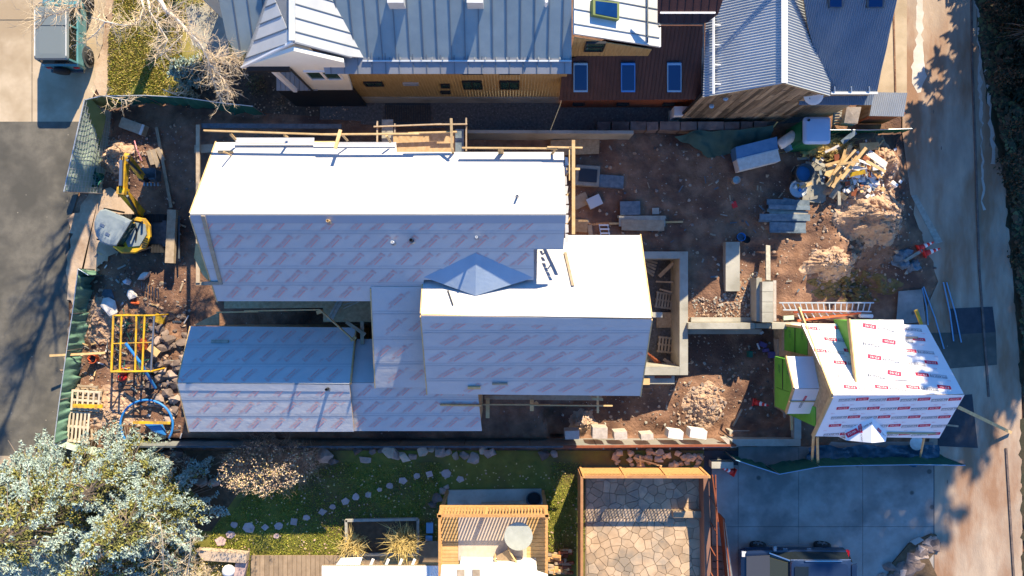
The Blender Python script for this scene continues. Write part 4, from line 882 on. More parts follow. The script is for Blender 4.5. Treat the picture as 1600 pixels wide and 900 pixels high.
# long wall, pillars, slab
lw_ = thing('long_concrete_wall', 'long low concrete wall running from the basement to the wrapped outbuilding', 'wall', P(1160,510))
cwall(lw_,1075.5,504.5,1180,514,-1.3,.75); cwall(lw_,1180.4,505,1206,513,-1.3,.70); cwall(lw_,1206.4,504,1252,514,-1.3,.78)
cwall(lw_,1080,496,1190,503,-.1,.25,'footing'); cwall(lw_,1075.5,514.5,1190,522,-1.4,-.8,'footing')
pw = thing('block_pier', 'pier of stacked concrete blocks at the end of the gravel heap', 'pier', P(1197,470))
for i in range(4): cwall(pw,1191,440+i*16,1208,440+i*16+15.5,0,1.35,'block','blockwhite' if i == 9 else 'concrete')
cwall(pw,1182,434,1190.5,502,-.1,1.0,'side_wall'); cwall(pw,1208.3,438,1213,502,-.1,1.2,'cap_wall','blockwhite')
tag(cwall(None,1134,378,1156,455,.0,.55,'concrete_slab'), 'flat upright concrete slab half in sunlight in the middle of the yard', 'concrete slab')
tag(MB().beam(P(1199.5,384,.5), P(1200,438,1.2), .2, .1).build('lumber_post', M['lumbergrey']), 'grey upright board standing above the block pier', 'post')
# corner wall (window well) at the bottom
cw = thing('corner_wall', 'L shaped concrete corner wall beside the outbuilding', 'wall', P(1210,680))
cwall(cw,1140,686,1251,697,-1.3,.5); cwall(cw,1241,630,1252,685.6,-1.3,.5); cwall(cw,1140,673,1240.6,685.6,-1.3,-.3,'ledge'); cwall(cw,1226,640,1240.6,672.6,-1.3,-.31,'ledge'); MB().beam(P(1236,645,.5),P(1237,672,.5),.1,.1).build('form_board', M['lumber'], cw)
MB().slab([P(1127,684,.5),P(1136,684,.5),P(1154,698,.5),P(1143,700,.5)], (0,0,-.3)).build('white_cap', M['blockwhite'], cw)
# shoring wall with a wet membrane face
sw = thing('shoring_wall', 'long grey membrane faced shoring wall along the foot of the site', 'wall', P(600,697))
yw_ = P(0,697,.95).y
for i in range(9):
    x0 = P(205+i*104,0,.95).x; x1 = P(205+(i+1)*104-1,0,.95).x
    MB().slab([V(x0,yw_,-.75),V(x1,yw_,-.75),V(x1,yw_,.95),V(x0,yw_,.95)], (0,-.06,0)).build('membrane_panel', M['wetwall'], sw)
MB().beam(P(880,698,.95), P(1150,696,.95), .10,.08).build('top_board', M['rust'], sw); MB().beam(P(205,698,.95), P(879,698,.95), .07,.06).build('top_board', M['steeldark'], sw)
for i in range(18): MB().beam(P(215+i*52,699.5,.97), P(215+i*52,702,.97), .05,.04).build('tie', M['steeldark'], sw)
for i, (px, py, ww, hh, m_) in enumerate(((893,677,22,13,'blockwhite'),(936,674,23,17,'blockwhite'),(968,678,20,12,'blockwhite'),(1009,680,19,9,'blockwhite'),(1053,677,23,12,'insul'),(1088,676,26,13,'insul'))):
    p = P(px,py,.42); k = 33.5/1122
    tag(MB().box(p, (ww*k,hh*k,.8), R(random.uniform(-5,5)) if i < 4 else R(-8)).build('concrete_block', M[m_]), ('leftmost pale concrete block on the shoring wall ledge','second and largest pale concrete block from the left on the ledge','third pale concrete block from the left on the ledge','smallest flattest concrete block on the shoring wall ledge','bright white concrete block, second from the right on the ledge','rightmost bright white concrete block on the ledge')[i], 'concrete block', 'concrete blocks along the shoring wall')
# retaining walls at the top of the site
tag(MB().slab([P(730,203,1.5),P(990,204,1.5),P(990,209,1.5),P(730,208,1.5)], (0,0,-1.6)).build('retaining_wall', M['concrete']), 'long plain concrete retaining wall between the site and the grey metal house', 'wall')
for i, (x0, x1) in enumerate(((934,954),(956,983),(985,1009),(1011,1029),(1031,1062),(1064,1089),(1091,1131),(1133,1156),(1158,1176),(1178,1198))):
    p0, p1 = P(x0,190,.75), P(x1,203,.75); t = random.uniform(-.04,.04)
    tag(MB().slab([V(p0.x,p1.y+t,.7),V(p1.x,p1.y-t,.72),V(p1.x+t,p0.y,.75),V(p0.x+t,p0.y+t,.74)], (0,0,-.9)).build('stone_block', M['stonedark']), ('leftmost','second from left','third from left','fourth from left','fifth from left','sixth from left','longest','third from right','second from right','rightmost')[i]+' squared grey stone in the retaining row below the brown wing', 'stone', 'squared stones in the row at the top of the site')

# ---------------------------------------------------------------- materials lying round the yard
def item_box(nm, label, cat, px, py, lx, ly, lz, rz, m, z0=0.0, group=None):
    p = gp(px, py); return tag(MB().box((p.x,p.y,p.z+z0+lz/2), (lx,ly,lz), R(rz)).build(nm, M[m]), label, cat, group)
def stack(nm, label, cat, px, py, lx, ly, nl, rz, m, layer=.045, top=None, z0=0.0):
    p = gp(px, py); t = thing(nm, label, cat, p, R(rz))
    for i in range(nl): MB().box((random.uniform(-.03,.03),random.uniform(-.03,.03),z0+layer*(i+.5)), (lx*random.uniform(.97,1.02),ly*random.uniform(.97,1.02),layer*.85)).build('sheet', M[m], t)
    if top: MB().box((top[0],top[1],z0+layer*nl+.02), (top[2],top[3],.03)).build('cover', M[top[4]], t)
    return t
tag(MB().slab([P(860,219,.3),P(937,216,.3),P(936,240,.3),P(862,243,.3)], (0,0,-.05)).build('osb_sheet', M['osb']), 'tan strand board sheet lying right of the white roof corner', 'board')
stack('panel_stack','stack of panels with a dark blue plastic cover beside the roof rail','panels',917,276,1.1,.95,5,-4,'lumbergrey',.09,(0,-.02,.85,.6,'tarpblack'))
stack('panel_stack','flat pale panel stack touching the covered one','panels',955,284,1.15,.58,3,-4,'formblue',.06)
item_box('insulation_board','tan square of board lying under the tall lumber rail','board',907,314,.75,.6,.08,25,'lumberold'); item_box('plastic_wrapped_bundle','crumpled plastic wrapped bundle between the roof rail and the yard','bundle',928,316,.65,.5,.3,25,'plastic')
stack('panel_stack','small square stack of glassy grey panels above the lumber pile','panels',984,326,.92,.62,4,1,'formblue',.06); item_box('concrete_paver','small square grey paver in the upper yard','paver',1024,330,.32,.3,.08,2,'concrete')
item_box('osb_offcut','tan board offcut beside the lower end of the roof rail','board',908,353,.6,.6,.1,-3,'osb'); item_box('osb_offcut','narrow tan offcut right of the square one','board',922,360,.2,.5,.08,5,'lumberold')
t = thing('short_ladder', 'short white step ladder lying at the edge of the right white roof', 'ladder', gp(944,362)); p = gp(944,362)
for dx in (-.2,.2): MB().beam(p+V(dx-.05,.35,.1), p+V(dx+.08,-.5,.1), .04,.06).build('rail', M['alum'], t)
for i in range(5): MB().beam(p+V(-.24+i*.03,.3-i*.19,.12), p+V(.2+i*.03,.3-i*.19,.12), .07,.03).build('rung', M['white'], t)
LP = [(964,339,1040,340,.12,'lumbergrey'),(951,350,1066,347,.09,'lumber'),(966,346,1038,346,.5,'lumbergrey'),(970,352,1036,353,.5,'lumberold'),(975,358,1034,359,.16,'lumbergrey'),(998,345,1030,344,.1,'lumber'),(970,341,1000,340,.1,'lumberold')]
for i, (x0,y0,x1,y1,w_,m_) in enumerate(LP):
    tag(MB().beam(gp(x0,y0,.1+.05*(i%4)), gp(x1,y1,.1+.05*(i%4)), w_, .045).build('lumber_board', M[m_]), ('topmost thin board of the grey lumber pile in the upper yard','longest pale board sticking out on both sides of the grey lumber pile','wide grey plank in the middle of the upper yard lumber pile','wide weathered plank near the bottom of the upper yard lumber pile','lowest grey board of the upper yard lumber pile','short pale board on top of the upper yard lumber pile','short weathered board at the top left of the grey lumber pile')[i], 'board', 'boards in the grey lumber pile')
BP = [(1222,312,1240,315,.12),(1196,316,1262,318,.20),(1198,324,1262,326,.16),(1197,329,1254,331,.12),(1200,334,1260,333,.10),(1184,340,1262,341,.24),(1184,345,1258,346,.1),(1200,355,1256,356,.34),(1200,362,1256,363,.1)]
BL = ['uppermost short dark form board of the blue steel form pile','long dark blue form with a pale edge near the top of the pile','second long form board of the blue steel pile','thin pale edged form board in the middle of the blue pile','narrow form board just above the widest dark one','widest dark form board sticking out on the left of the pile','thin rusty edged strip below the widest dark form','broad pair of form panels at the foot of the blue pile','lowest thin edge of the blue form pile']
for i, (x0,y0,x1,y1,w_) in enumerate(BP):
    tag(MB().beam(gp(x0,y0,.12+.06*(i%3)), gp(x1,y1,.12+.06*(i%3)), w_*1.3, .07).build('form_board', M['formblue' if i not in (3,4) else 'lumbergrey']), BL[i], 'form board', 'concrete form boards in the yard')
# roll-top metal box and water cooler, porta-john, barrel, buckets, tub
t = thing('job_box', 'long blue topped metal job box standing by the dark netting', 'box', gp(1175,244), R(14))
MB().box((0,-.32,.35), (1.95,.55,.7)).build('front', M['insul'], t); MB().slab([V(-.98,-.05,.72),V(.98,-.05,.72),V(.98,.5,.95),V(-.98,.5,.95)], (0,0,-.9)).build('lid', M['bluelid'], t); MB().beam((-1,-.05,.74),(1,-.05,.74),.05,.04).build('edge', M['alum'], t)
t = thing('water_cooler', 'white and blue drum cooler beside the portable toilet', 'cooler', gp(1222,222), R(35))
MB().lathe((0,0,.9), [(.22,-.55),(.25,-.45),(.25,.25),(.2,.3)], 14, ax=Matrix.Rotation(R(75),3,'Y')).build('drum', M['insul'], t, True); MB().box((.12,-.35,.35), (.5,.35,.7)).build('case', M['bluelight'], t)
put = MB(); put_text(put, 'ICE', .2, V(.12,-.53,.45), V(1,0,0), V(0,0,1), V(0,-1,0), .004); tag(put.build('printed_lettering', M['white'], t), kind='stuff')
pj = thing('portable_toilet', 'green portable toilet with a pale rounded roof', 'portable toilet', P(1263,208)); p = P(1262,210); w_, d_ = 1.12, 1.12
def rr(cx, cy, z, hx, hy, r, n=3):
    out = []
    for sx, sy, a0 in ((1,1,0),(-1,1,90),(-1,-1,180),(1,-1,270)):
        for i in range(n+1): a = R(a0+90*i/n); out.append(V(cx+sx*(hx-r)+r*math.cos(a), cy+sy*(hy-r)+r*math.sin(a), z))
    return out
cx, cy = p.x, p.y
cx, cy = P(1278,203,2.3).x, P(1278,203,2.3).y
MB().loft([rr(cx,cy,0,.54,.54,.08), rr(cx,cy,2.1,.54,.54,.08)]).build('cabin', M['portagreen'], pj)
MB().loft([rr(cx,cy,2.1,.60,.60,.14), rr(cx,cy,2.2,.60,.60,.14), rr(cx,cy,2.3,.5,.5,.12), rr(cx,cy,2.33,.2,.2,.1)]).build('roof', M['portaroof'], pj, False)
MB().slab([V(cx-.56,cy-.35,.1),V(cx-.56,cy+.35,.1),V(cx-.56,cy+.35,1.95),V(cx-.56,cy-.35,1.95)], (-.03,0,0)).build('door', M['portagreen'], pj)
MB().tube([(cx-.42,cy+.42,2.2),(cx-.42,cy+.42,2.4)], .05, 8).build('vent_pipe', M['black'], pj)
def bucket(label, px, py, r, h, m, cat='bucket', nm='bucket', inner='black'):
    p = gp(px, py); t = thing(nm, label, cat, p)
    MB().lathe(p, [(r*.85,0),(r,h),(r*1.06,h),(r*1.06,h-.03),(r*.98,h-.04),(r*.95,h),(r*.8,.05)], 16).build('shell', M[m], t, True); MB().lathe(p, [(r*.86,h*.55),(r*.85,h*.56)], 14).build('contents', M[inner], t); return t
bucket('blue bucket standing by the upright concrete slab', 1155,371,.19,.35,'blue',inner='formblue'); bucket('black bucket next to the blue one', 1164,375,.16,.3,'black')
bucket('big dark plastic barrel with blue water beside the debris', 1248,274,.42,.8,'steeldark','barrel','barrel','bluelid'); bucket('short pale cardboard tube standing in the dirt', 1147,283,.17,.4,'insul','tube','form_tube','insul')
p = gp(1244,296); t = thing('mixing_tub', 'splattered blue and white mixing tub below the barrel', 'tub', p)
MB().lathe(p, [(.3,0),(.4,.25),(.42,.27),(.36,.2),(.25,.1)], 16).build('shell', M['plastic'], t, True); MB().beam(p+V(.1,.05,.3), p+V(.6,.25,.35), .14,.03).build('paddle', M['lumber'], t)
for dx, dy, m_ in ((-.1,.1,'white'),(.1,-.05,'blue'),(0,.15,'yellow')): MB().box(p+V(dx,dy,.2), (.14,.12,.1), 1.0).build('splash', M[m_], t)
item_box('red_rag','crumpled red rag lying in the middle of the yard','rag',1147,320,.22,.3,.08,20,'red'); item_box('plastic_sheet','sheet of dusty clear plastic under the debris pile edge','plastic sheet',1274,285,1.1,1.9,.03,-5,'lumbergrey',.02)
# debris pile: boards on top of rubble
DB = [(1285,293,1318,232,.20,'lumber',.55),(1290,296,1330,248,.16,'lumber',.75),(1296,290,1312,238,.16,'lumber',.65),(1302,284,1340,236,.14,'lumber',.8),(1280,262,1316,252,.12,'lumber',.6),(1284,268,1308,276,.55,'lumber',.5),(1335,233,1366,231,.35,'lumber',.5),(1322,246,1350,240,.5,'osb',.45),(1340,256,1372,272,.12,'lumber',.7),(1318,262,1344,270,.22,'insul',.6),(1346,242,1372,262,.3,'insul',.55),(1358,236,1367,224,.06,'lumber',.8),(1308,226,1326,211,.22,'formblue',.5),(1306,322,1308,284,.14,'lumbergrey',.3),(1294,310,1308,290,.26,'lumbergrey',.25),(1266,250,1284,262,.16,'lumbergrey',.3),(1244,249,1262,247,.12,'lumbergrey',.1),(1277,268,1280,290,.12,'formblue',.3),(1320,276,1340,272,.2,'yellow',.6),(1280,242,1300,232,.1,'insul',.6),(1314,312,1322,307,.14,'insul',.12),(1264,311,1276,308,.14,'lumbergrey',.1),(1290,275,1322,240,.1,'lumber',.9),(1298,262,1330,256,.1,'lumber',.85),(1350,264,1366,280,.14,'cedar',.6),(1284,238,1310,233,.12,'lumberold',.35),(1338,290,1366,292,.5,'formblue',.35),(1330,254,1348,262,.1,'white',.8)]
for x0,y0,x1,y1,w_,m_,z in DB:
    a, b = gp(x0,y0,z+random.uniform(-.05,.1)), gp(x1,y1,z+random.uniform(-.1,.2))
    tag(MB().beam(a, b, w_, .045).build('debris_board', M[m_]), 'offcut board thrown on the debris pile', 'board', 'boards on the debris pile')
b = MB()
for i in range(420):
    x, y = random.gauss(1338,20), random.gauss(272,16); q = gp(x, y, random.uniform(.05,.45)); s_ = random.uniform(.05,.22)
    b.box(q, (s_*random.uniform(.6,2), s_, s_*random.uniform(.2,.7)), random.uniform(0,3), random.choice((0,0,0,1,2,3,4)), Matrix.Rotation(random.uniform(0,3),3,'Z') @ Matrix.Rotation(random.uniform(-.6,.6),3,'X'))
tag(b.build('debris_scraps', [M['white'],M['insul'],M['lumber'],M['lumbergrey'],M['rust']]), kind='stuff')
cloth('wire_netting','straw coloured torn netting draped by the toilet','netting',[(1250,226,.2),(1318,214,.3),(1316,238,.3),(1252,245,.2)],.4,'drystraw',30,10,freq=3)
b = MB()
for i in range(900):
    q = gp(random.gauss(1292,20), random.gauss(232,8), .1); t_ = random.uniform(0,6.28); l = random.uniform(.15,.5); b.beam(q, q+V(math.cos(t_)*l, math.sin(t_)*l*.6, random.uniform(0,.25)), .012,.012)
tag(b.build('straw', M['drystraw']), kind='stuff')
# ladders
def ladder(label, a0, a1, b0, b1, z, n, m, m2, w_=.06):
    t = thing('extension_ladder', label, 'ladder', P(*a0,0)); A0,A1,B0,B1 = P(*a0,z),P(*a1,z),P(*b0,z),P(*b1,z)
    MB().beam(A0,A1,w_,.09).build('rail', M[m], t); MB().beam(B0,B1,w_,.09).build('rail', M[m], t)
    for i in range(n): f_ = (i+.5)/n; MB().beam(A0.lerp(A1,f_), B0.lerp(B1,f_), .045,.04).build('rung', M[m2], t)
    return t
ladder('aluminium extension ladder lying above the orange one', (1217,473),(1365,473),(1223,484),(1361,487), .55, 16, 'alum','alum')
ladder('orange fibreglass ladder lying below the aluminium one', (1240,488),(1338,486),(1246,501),(1345,489), .45, 9, 'orange','alum', .08)
tag(MB().tube([P(1343,493,.3),P(1363,494,.3)], .1, 10).build('pipe_offcut', M['white']), 'short white pipe offcut right of the orange ladder', 'pipe'); tag(MB().beam(P(1224,497,.5),P(1240,496,.5),.2,.1).build('green_roll', M['greenmesh']), 'small green roll at the left end of the ladders', 'roll')
# traffic cones
def cone(label, base, tip, s=1.0):
    A, B = Vector(base), Vector(tip); d = (B-A).normalized(); m = d.to_track_quat('Z','Y').to_matrix(); L = .72*s; t = thing('traffic_cone', label, 'traffic cone', A)
    MB().box(A, (.38*s,.38*s,.04), 0, 0, m).build('base', M['conered'], t)
    for z0, z1, r0, r1, mm, nm in ((.02,.28,.15,.115,'conered','cone_body'),(.28,.40,.115,.095,'white','reflective_band'),(.40,.52,.095,.075,'conered','cone_body'),(.52,.60,.075,.06,'white','reflective_band'),(.60,.72,.06,.03,'conered','cone_body')):
        MB().lathe(A, [(r0*s,z0*s),(r1*s,z1*s)], 12, ax=m).build(nm, M[mm], t, True)
    return t
cone('upper of the two red traffic cones by the stone heap', gp(1431,389,.2), gp(1450,379,.45)); cone('lower of the two red traffic cones by the stone heap', gp(1440,397,.2), gp(1460,389,.45))
cone('single red traffic cone standing in shade left of the outbuilding', gp(1186,632,.1), gp(1198,634,.4)); cone('red traffic cone lying at the edge of the driveway beside the patio', P(1145,737,.1), P(1134,733,.3))
tag(MB().beam(gp(1152,670,.1), gp(1165,642,.2), .09,.06).build('lumber_stick', M['lumberold']), 'short weathered stick in the shade above the corner wall', 'stick')
for i in range(14):
    vs, fs = hullrock(.35*random.uniform(.6,1.2), .28, .22, 300+i); p = gp(random.uniform(1398,1432), random.uniform(394,425), .08)
    b = MB(); b.add([v+p for v in vs], fs); tag(b.build('broken_concrete', M['formblue']), 'dark broken concrete lump in the heap below the cones', 'rubble', 'broken lumps below the traffic cones')
tag(MB().beam(gp(1408,408,.3), gp(1434,392,.35), .14,.06).build('rubble_board', M['lumbergrey']), 'grey board lying across the broken concrete heap', 'board')
tag(MB().slab([P(1424,306,.02),P(1432,304,.02),P(1473,378,.02),P(1462,381,.02)], (0,0,-.05)).build('plywood_strip', M['lumbergrey']), 'long pale strip of board lying at the edge of the alley', 'board')
for i, (a, b, lab) in enumerate((((1441,450),(1450,508),'left thin blue cord hanging beside the outbuilding corner'),((1443,448),(1475,545),'second thin blue cord running down past the outbuilding corner'),((1474,441),(1490,533),'bright pale blue cord lying across the dark patch'),((1479,441),(1502,535),'thin blue cord right of the brightest one'))):
    tag(MB().tube([P(*a,.06), P((a[0]+b[0])/2+2,(a[1]+b[1])/2,.08), P(*b,.06)], .03, 5).build('cord', M['bluelight']), lab, 'cord', 'blue cords by the alley')
# workers' clutter in the shade left of the outbuilding
for px, py, lx, ly, lz, rz, m_, lab in ((1199,540,.35,.22,.2,-25,'purple','violet crate lying tilted in the shade'),(1204,549,.28,.16,.2,8,'purple','smaller violet crate beside the tilted one'),(1178,555,.2,.3,.3,0,'greendark','dark green tub in the shade left of the outbuilding'),(1214,556,.35,.3,.3,0,'purple','dull violet box against the brown boards'),(1197,521,.16,.12,.2,30,'plastic','pale grey tool lying below the long concrete wall'),(1193,543,.06,.3,.1,20,'white','white handled tool between the violet crates')):
    item_box('site_box', lab, 'box', px, py, lx, ly, lz, rz, m_)
t = thing('stacked_boards', 'brown boards standing on edge against the outbuilding end', 'boards', gp(1220,542))
for i in range(3): MB().beam(gp(1217+i*2.6,530,.4), gp(1218+i*2.6,560,.4), .06,.5).build('board', M['lumberold'], t)
# porous netting lying at the top right
cloth('dark_netting','dark green netting fallen over the top edge of the yard','netting',[(1052,212,.5),(1210,196,1.0),(1196,232,.3),(1105,248,.15)],.35,'netting',36,10,freq=1.0)
tag(MB().tube([P(1192,220,.5),P(1215,190,1.0)], .03, 6).build('netting_pole', M['drystraw']), 'yellowish pole holding up the fallen green netting', 'pole')
fc = thing('green_mesh_fence', 'low green mesh fence between the debris and the barn shed', 'fence', P(1340,205))
def mesh_panel(root, tops, z, m, drop=1.0, nm='mesh_panel', sag=.08, trim='alum'):
    for i in range(len(tops)-1):
        a, b = P(*tops[i], z), P(*tops[i+1], z)
        def fn(u, v):
            p = a.lerp(b, u); return V(p.x, p.y, z*(1-v*drop)) + V(1,.6,0)*((noise.noise(V(p.x*1.7, p.y*1.7, v*1.5))*.7+noise.noise(V(p.x*5, p.y*5, v))*.55)*sag*(.3+v))
        MB().grid(fn, 40, 8).build(nm, M[m], root, True); MB().tube([a,b], .02, 5).build('top_wire', M[trim], root)
    for q in tops: MB().tube([P(*q,z)*1.0, V(P(*q,z).x, P(*q,z).y, 0)], .025, 6).build('post', M['steel'], root)
mesh_panel(fc, [(1244,199),(1296,203),(1360,203),(1425,201)], .85, 'portagreen', sag=.2)
tag(MB().slab([P(1323,167,.9),P(1346,167,1.2),P(1340,193,1.1),P(1319,192,.8)], (0,0,-.6)).build('plaster_slab', M['blockwhite']), 'pale plastered block standing between the barn and the green fence', 'block')
t = thing('wooden_steps', 'small wooden steps beside the portable toilet', 'steps', P(1309,182))
for i in range(6): MB().box(P(1309-i*.4,172+i*4.4,.9-i*.14), (.4,.1,.05)).build('tread', M['lumbergrey'], t)
MB().beam(P(1305,170,.85), P(1302,194,.1), .05,.12).build('stringer', M['lumberold'], t)
# ---------------------------------------------------------------- left side of the site
lf = thing('green_mesh_fence', 'tall pale green mesh fence panel leaning over the kerb by the excavator', 'fence', P(115,230))
fa, fb_, fc_, fd = P(132,156,1.95), P(100,299,1.8), P(160,302,.02), P(174,176,.02)
MB().grid(lambda u, v: ((fa.lerp(fb_,u))*(1-v)+(fd.lerp(fc_,u))*v) + V(.12,0,.05)*noise.noise(V(u*5,v*3,1)), 24, 10).build('mesh_panel', M['greenmesh'], lf, True); MB().tube([fa,fb_],.03,6).build('top_wire', M['alum'], lf); MB().tube([fb_,fc_],.03,6).build('post', M['steel'], lf); MB().tube([fa,fd],.03,6).build('post', M['steel'], lf); mesh_panel(lf, [(133,156),(158,150)], 1.9, 'olive', sag=.2)
q = [P(134,156,1.9),P(141,152,1.9),P(166,182,.9),P(151,250,.3)]
MB().grid(lambda u, v: (q[0]*(1-u)+q[1]*u)*(1-v)+(q[3]*(1-u)+q[2]*u)*v, 6, 6).build('loose_flap', M['olive'], lf)
b = MB()
for i in range(17): f_ = i/16; b.beam(fa.lerp(fb_,f_)+V(.05,0,.06), fd.lerp(fc_,f_)+V(.05,0,.06), .014,.014)
for z in [k_/12 for k_ in range(1,12)]: b.beam(fa.lerp(fd,z)+V(.05,0,.06), fb_.lerp(fc_,z)+V(.05,0,.06), .014,.014)
b.build('wire_grid', M['alum'], lf)
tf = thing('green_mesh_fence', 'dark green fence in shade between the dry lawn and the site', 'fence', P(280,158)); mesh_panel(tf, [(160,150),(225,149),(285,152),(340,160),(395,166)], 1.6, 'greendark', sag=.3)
sf = thing('green_mesh_fence', 'slack green mesh fence along the street below the excavator', 'fence', P(110,560)); mesh_panel(sf, [(122,420),(113,490),(104,548),(93,625),(84,693)], 1.3, 'greenmid', sag=.3); mesh_panel(sf, [(122,420),(138,430)], 1.3, 'greenmid', sag=.3); mesh_panel(sf, [(84,694),(112,703),(150,712)], 1.0, 'greenmesh', sag=.2)
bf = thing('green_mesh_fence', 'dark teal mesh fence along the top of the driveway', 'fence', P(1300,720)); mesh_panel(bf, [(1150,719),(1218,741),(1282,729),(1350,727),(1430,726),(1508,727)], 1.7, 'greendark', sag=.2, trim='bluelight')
tag(MB().box(P(121,286,.6), (.75,.2,.5), R(8)).build('orange_sign', M['orange']), 'orange board hanging at the foot of the tall pale green fence', 'sign')
cloth('mesh_heap','crumpled heap of green mesh at the fence corner beside the excavator','mesh',[(140,258,.5),(166,268,.4),(160,290,.2),(146,300,.3)],.6,'greendark',18,12,freq=3); cloth('mesh_scrap','pale green torn mesh at the foot of the tall fence','mesh',[(112,292,.3),(152,288,.3),(150,303,.2),(118,300,.2)],.3,'greenmesh',14,6,freq=3)

# excavator
ex = thing('mini_excavator', 'yellow mini excavator with grey cab roof and folded boom', 'excavator', P(210,365))
for y in (342,389):
    a, c = P(190,y,.35), P(262,y,.35); r = MB(); pr = []
    for i in range(16):
        t_ = 2*math.pi*i/16; cx_ = c.x-.3 if math.cos(t_) > 0 else a.x+.3; pr.append((cx_+.32*math.cos(t_), .36+.34*math.sin(t_)))
    r.loft([[V(x,a.y+s_*.19,z) for x, z in pr] for s_ in (-1,1)])
    for i in range(13): r.box((a.x+.3+i*.135, a.y, .71), (.05,.38,.05))
    r.build('track', M['rubber'], ex)
MB().box(P(226,365,.5), (2.1,1.2,.25)).build('undercarriage', M['steeldark'], ex)
for y in (352,378): MB().beam(P(238,y,.45), P(268,y,.4), .14,.14).build('blade_arm', M['steeldark'], ex)
MB().slab([P(278,337,.15),P(278,404,.15),P(281,404,.6),P(281,337,.6)], (-.08,0,0)).build('dozer_blade', M['steeldark'], ex)
tag(MB().beam(P(270,328,.75), P(266,411,.75), .40,.22).build('timber_beam', M['lumberold']), 'thick tan timber lying across the excavator blade', 'timber')
ol = [(176,386),(190,396),(212,396),(229,388),(237,370),(236,352),(228,341),(214,338),(200,346)]
MB().loft([[P(x,y,.75) for x,y in ol],[P(x,y,1.45) for x,y in ol],[P(206+(x-206)*.93,367+(y-367)*.93,1.6) for x,y in ol]]).build('body', M['yellow'], ex)
MB().slab([P(200,386,1.66),P(218,384,1.66),P(229,366,1.66),P(226,350,1.66),P(211,347,1.66),P(196,376,1.66)], (0,0,-.08)).build('hood', M['greypaint'], ex)
MB().tube([P(211,349,1.7),P(214,362,1.72),P(212,376,1.7)], .03,6).build('hose', M['black'], ex)
cab = [(182,384),(170,383),(158,378),(151,369),(148,358),(148,347),(151,337),(157,329),(165,327),(176,331),(192,338),(206,345)]
def cabz(z, k): return [P(176+(x-176)*k,356+(y-356)*k,z) for x, y in cab]
MB().loft([cabz(.8,.90),cabz(2.32,.95)]).build('cab_glass', M['glass'], ex)
MB().loft([cabz(2.32,1.0),cabz(2.42,1.02),cabz(2.49,.95),cabz(2.52,.7)]).build('cab_roof', M['greypaint'], ex, False)
for x, y in ((178,383),(206,345),(163,326),(152,374)): a = P(x,y,.8); c = P(x,y,2.4); MB().beam(V(c.x,c.y,.8), c, .07,.07).build('cab_pillar', M['black'], ex)
MB().slab([P(183,380,2.15),P(206,348,2.15),P(213,351,1.7),P(190,386,1.7)], (0,0,-.03)).build('rear_window', M['glass'], ex)
# boom: foot, two segments, stick, bucket
def bseg(nm, a, b, w0, h0, m='yellow'): return MB().beam(a, b, w0, h0).build(nm, M[m], ex)
f0, f1, f2, f3, f4 = P(221,334,1.0), P(205,314,2.2), P(192,300,2.75), P(196,245,3.0), P(222,276,1.35)
bseg('boom', f0, f2, .26,.34); bseg('boom', f2, f3, .24,.30); bseg('stick', f3+V(.05,.05,.05), f4, .2,.26)
bseg('cylinder', P(216,336,1.2), P(199,306,2.9), .09,.09,'steeldark'); bseg('cylinder', P(189,290,3.15), P(190,250,3.25), .12,.12,'steel'); bseg('cylinder', P(199,250,3.2), P(219,270,1.8), .10,.10,'steeldark'); bseg('boom_plate', P(186,298,2.8), P(198,300,2.8), .3,.4)
bseg('linkage', f4, P(232,282,.9), .18,.14,'black')
k = P(238,275,.5); bk = MB(); prof = [(-.25,.35),(-.32,.0),(-.15,-.25),(.2,-.3),(.24,-.22),(-.1,-.15),(-.22,.02),(-.16,.35)]
bk.loft([[k+V(s_*.38, y, z+.2) for y, z in prof] for s_ in (-1,1)]); bk.slab([k+V(-.4,-.3,.45),k+V(-.4,.25,.5),k+V(-.4,.2,-.05),k+V(-.4,-.25,-.05)], (.04,0,0)); bk.slab([k+V(.4,-.3,.45),k+V(.4,.25,.5),k+V(.4,.2,-.05),k+V(.4,-.25,-.05)], (-.04,0,0)); bk.slab([k+V(-.38,.3,.5),k+V(.38,.3,.5),k+V(.38,-.1,.25),k+V(-.38,-.1,.25)], (0,0,-.05))
bk.build('bucket', M['steeldark'], ex)
for i in range(5): MB().beam(k+V(-.32+i*.16,-.28,.1), k+V(-.32+i*.16,-.48,.1), .07,.05).build('bucket_tooth', M['steel'], ex)
for dx in (-.05,.05): MB().tube([f0+V(dx,0,.22), f1+V(dx,.05,.25), f2+V(dx,0,.22), f2.lerp(f3,.5)+V(dx,0,.24), f3+V(dx,0,.22)], .022, 5).build('hydraulic_hose', M['black'], ex)
for q_ in (f0,f2,f3,f4): MB().tube([q_+V(-.2,0,0), q_+V(.2,0,0)], .07, 8).build('pivot_pin', M['steeldark'], ex)
for k_ in range(5): MB().box(P(228-k_*.8,372+k_*3.4,1.63), (.22,.03,.02), R(-20)).build('vent_slot', M['black'], ex)
MB().tube([P(222,347,1.6), P(222,347,2.0)], .05, 8).build('exhaust', M['black'], ex)
for px_, py_ in ((160,352),(168,366)): MB().box(P(px_,py_,2.53), (.2,.12,.03), R(-25)).build('work_light', M['steel'], ex)
MB().beam(P(212,394,.9), P(236,386,.9), .08,.06).build('side_rail', M['steel'], ex)
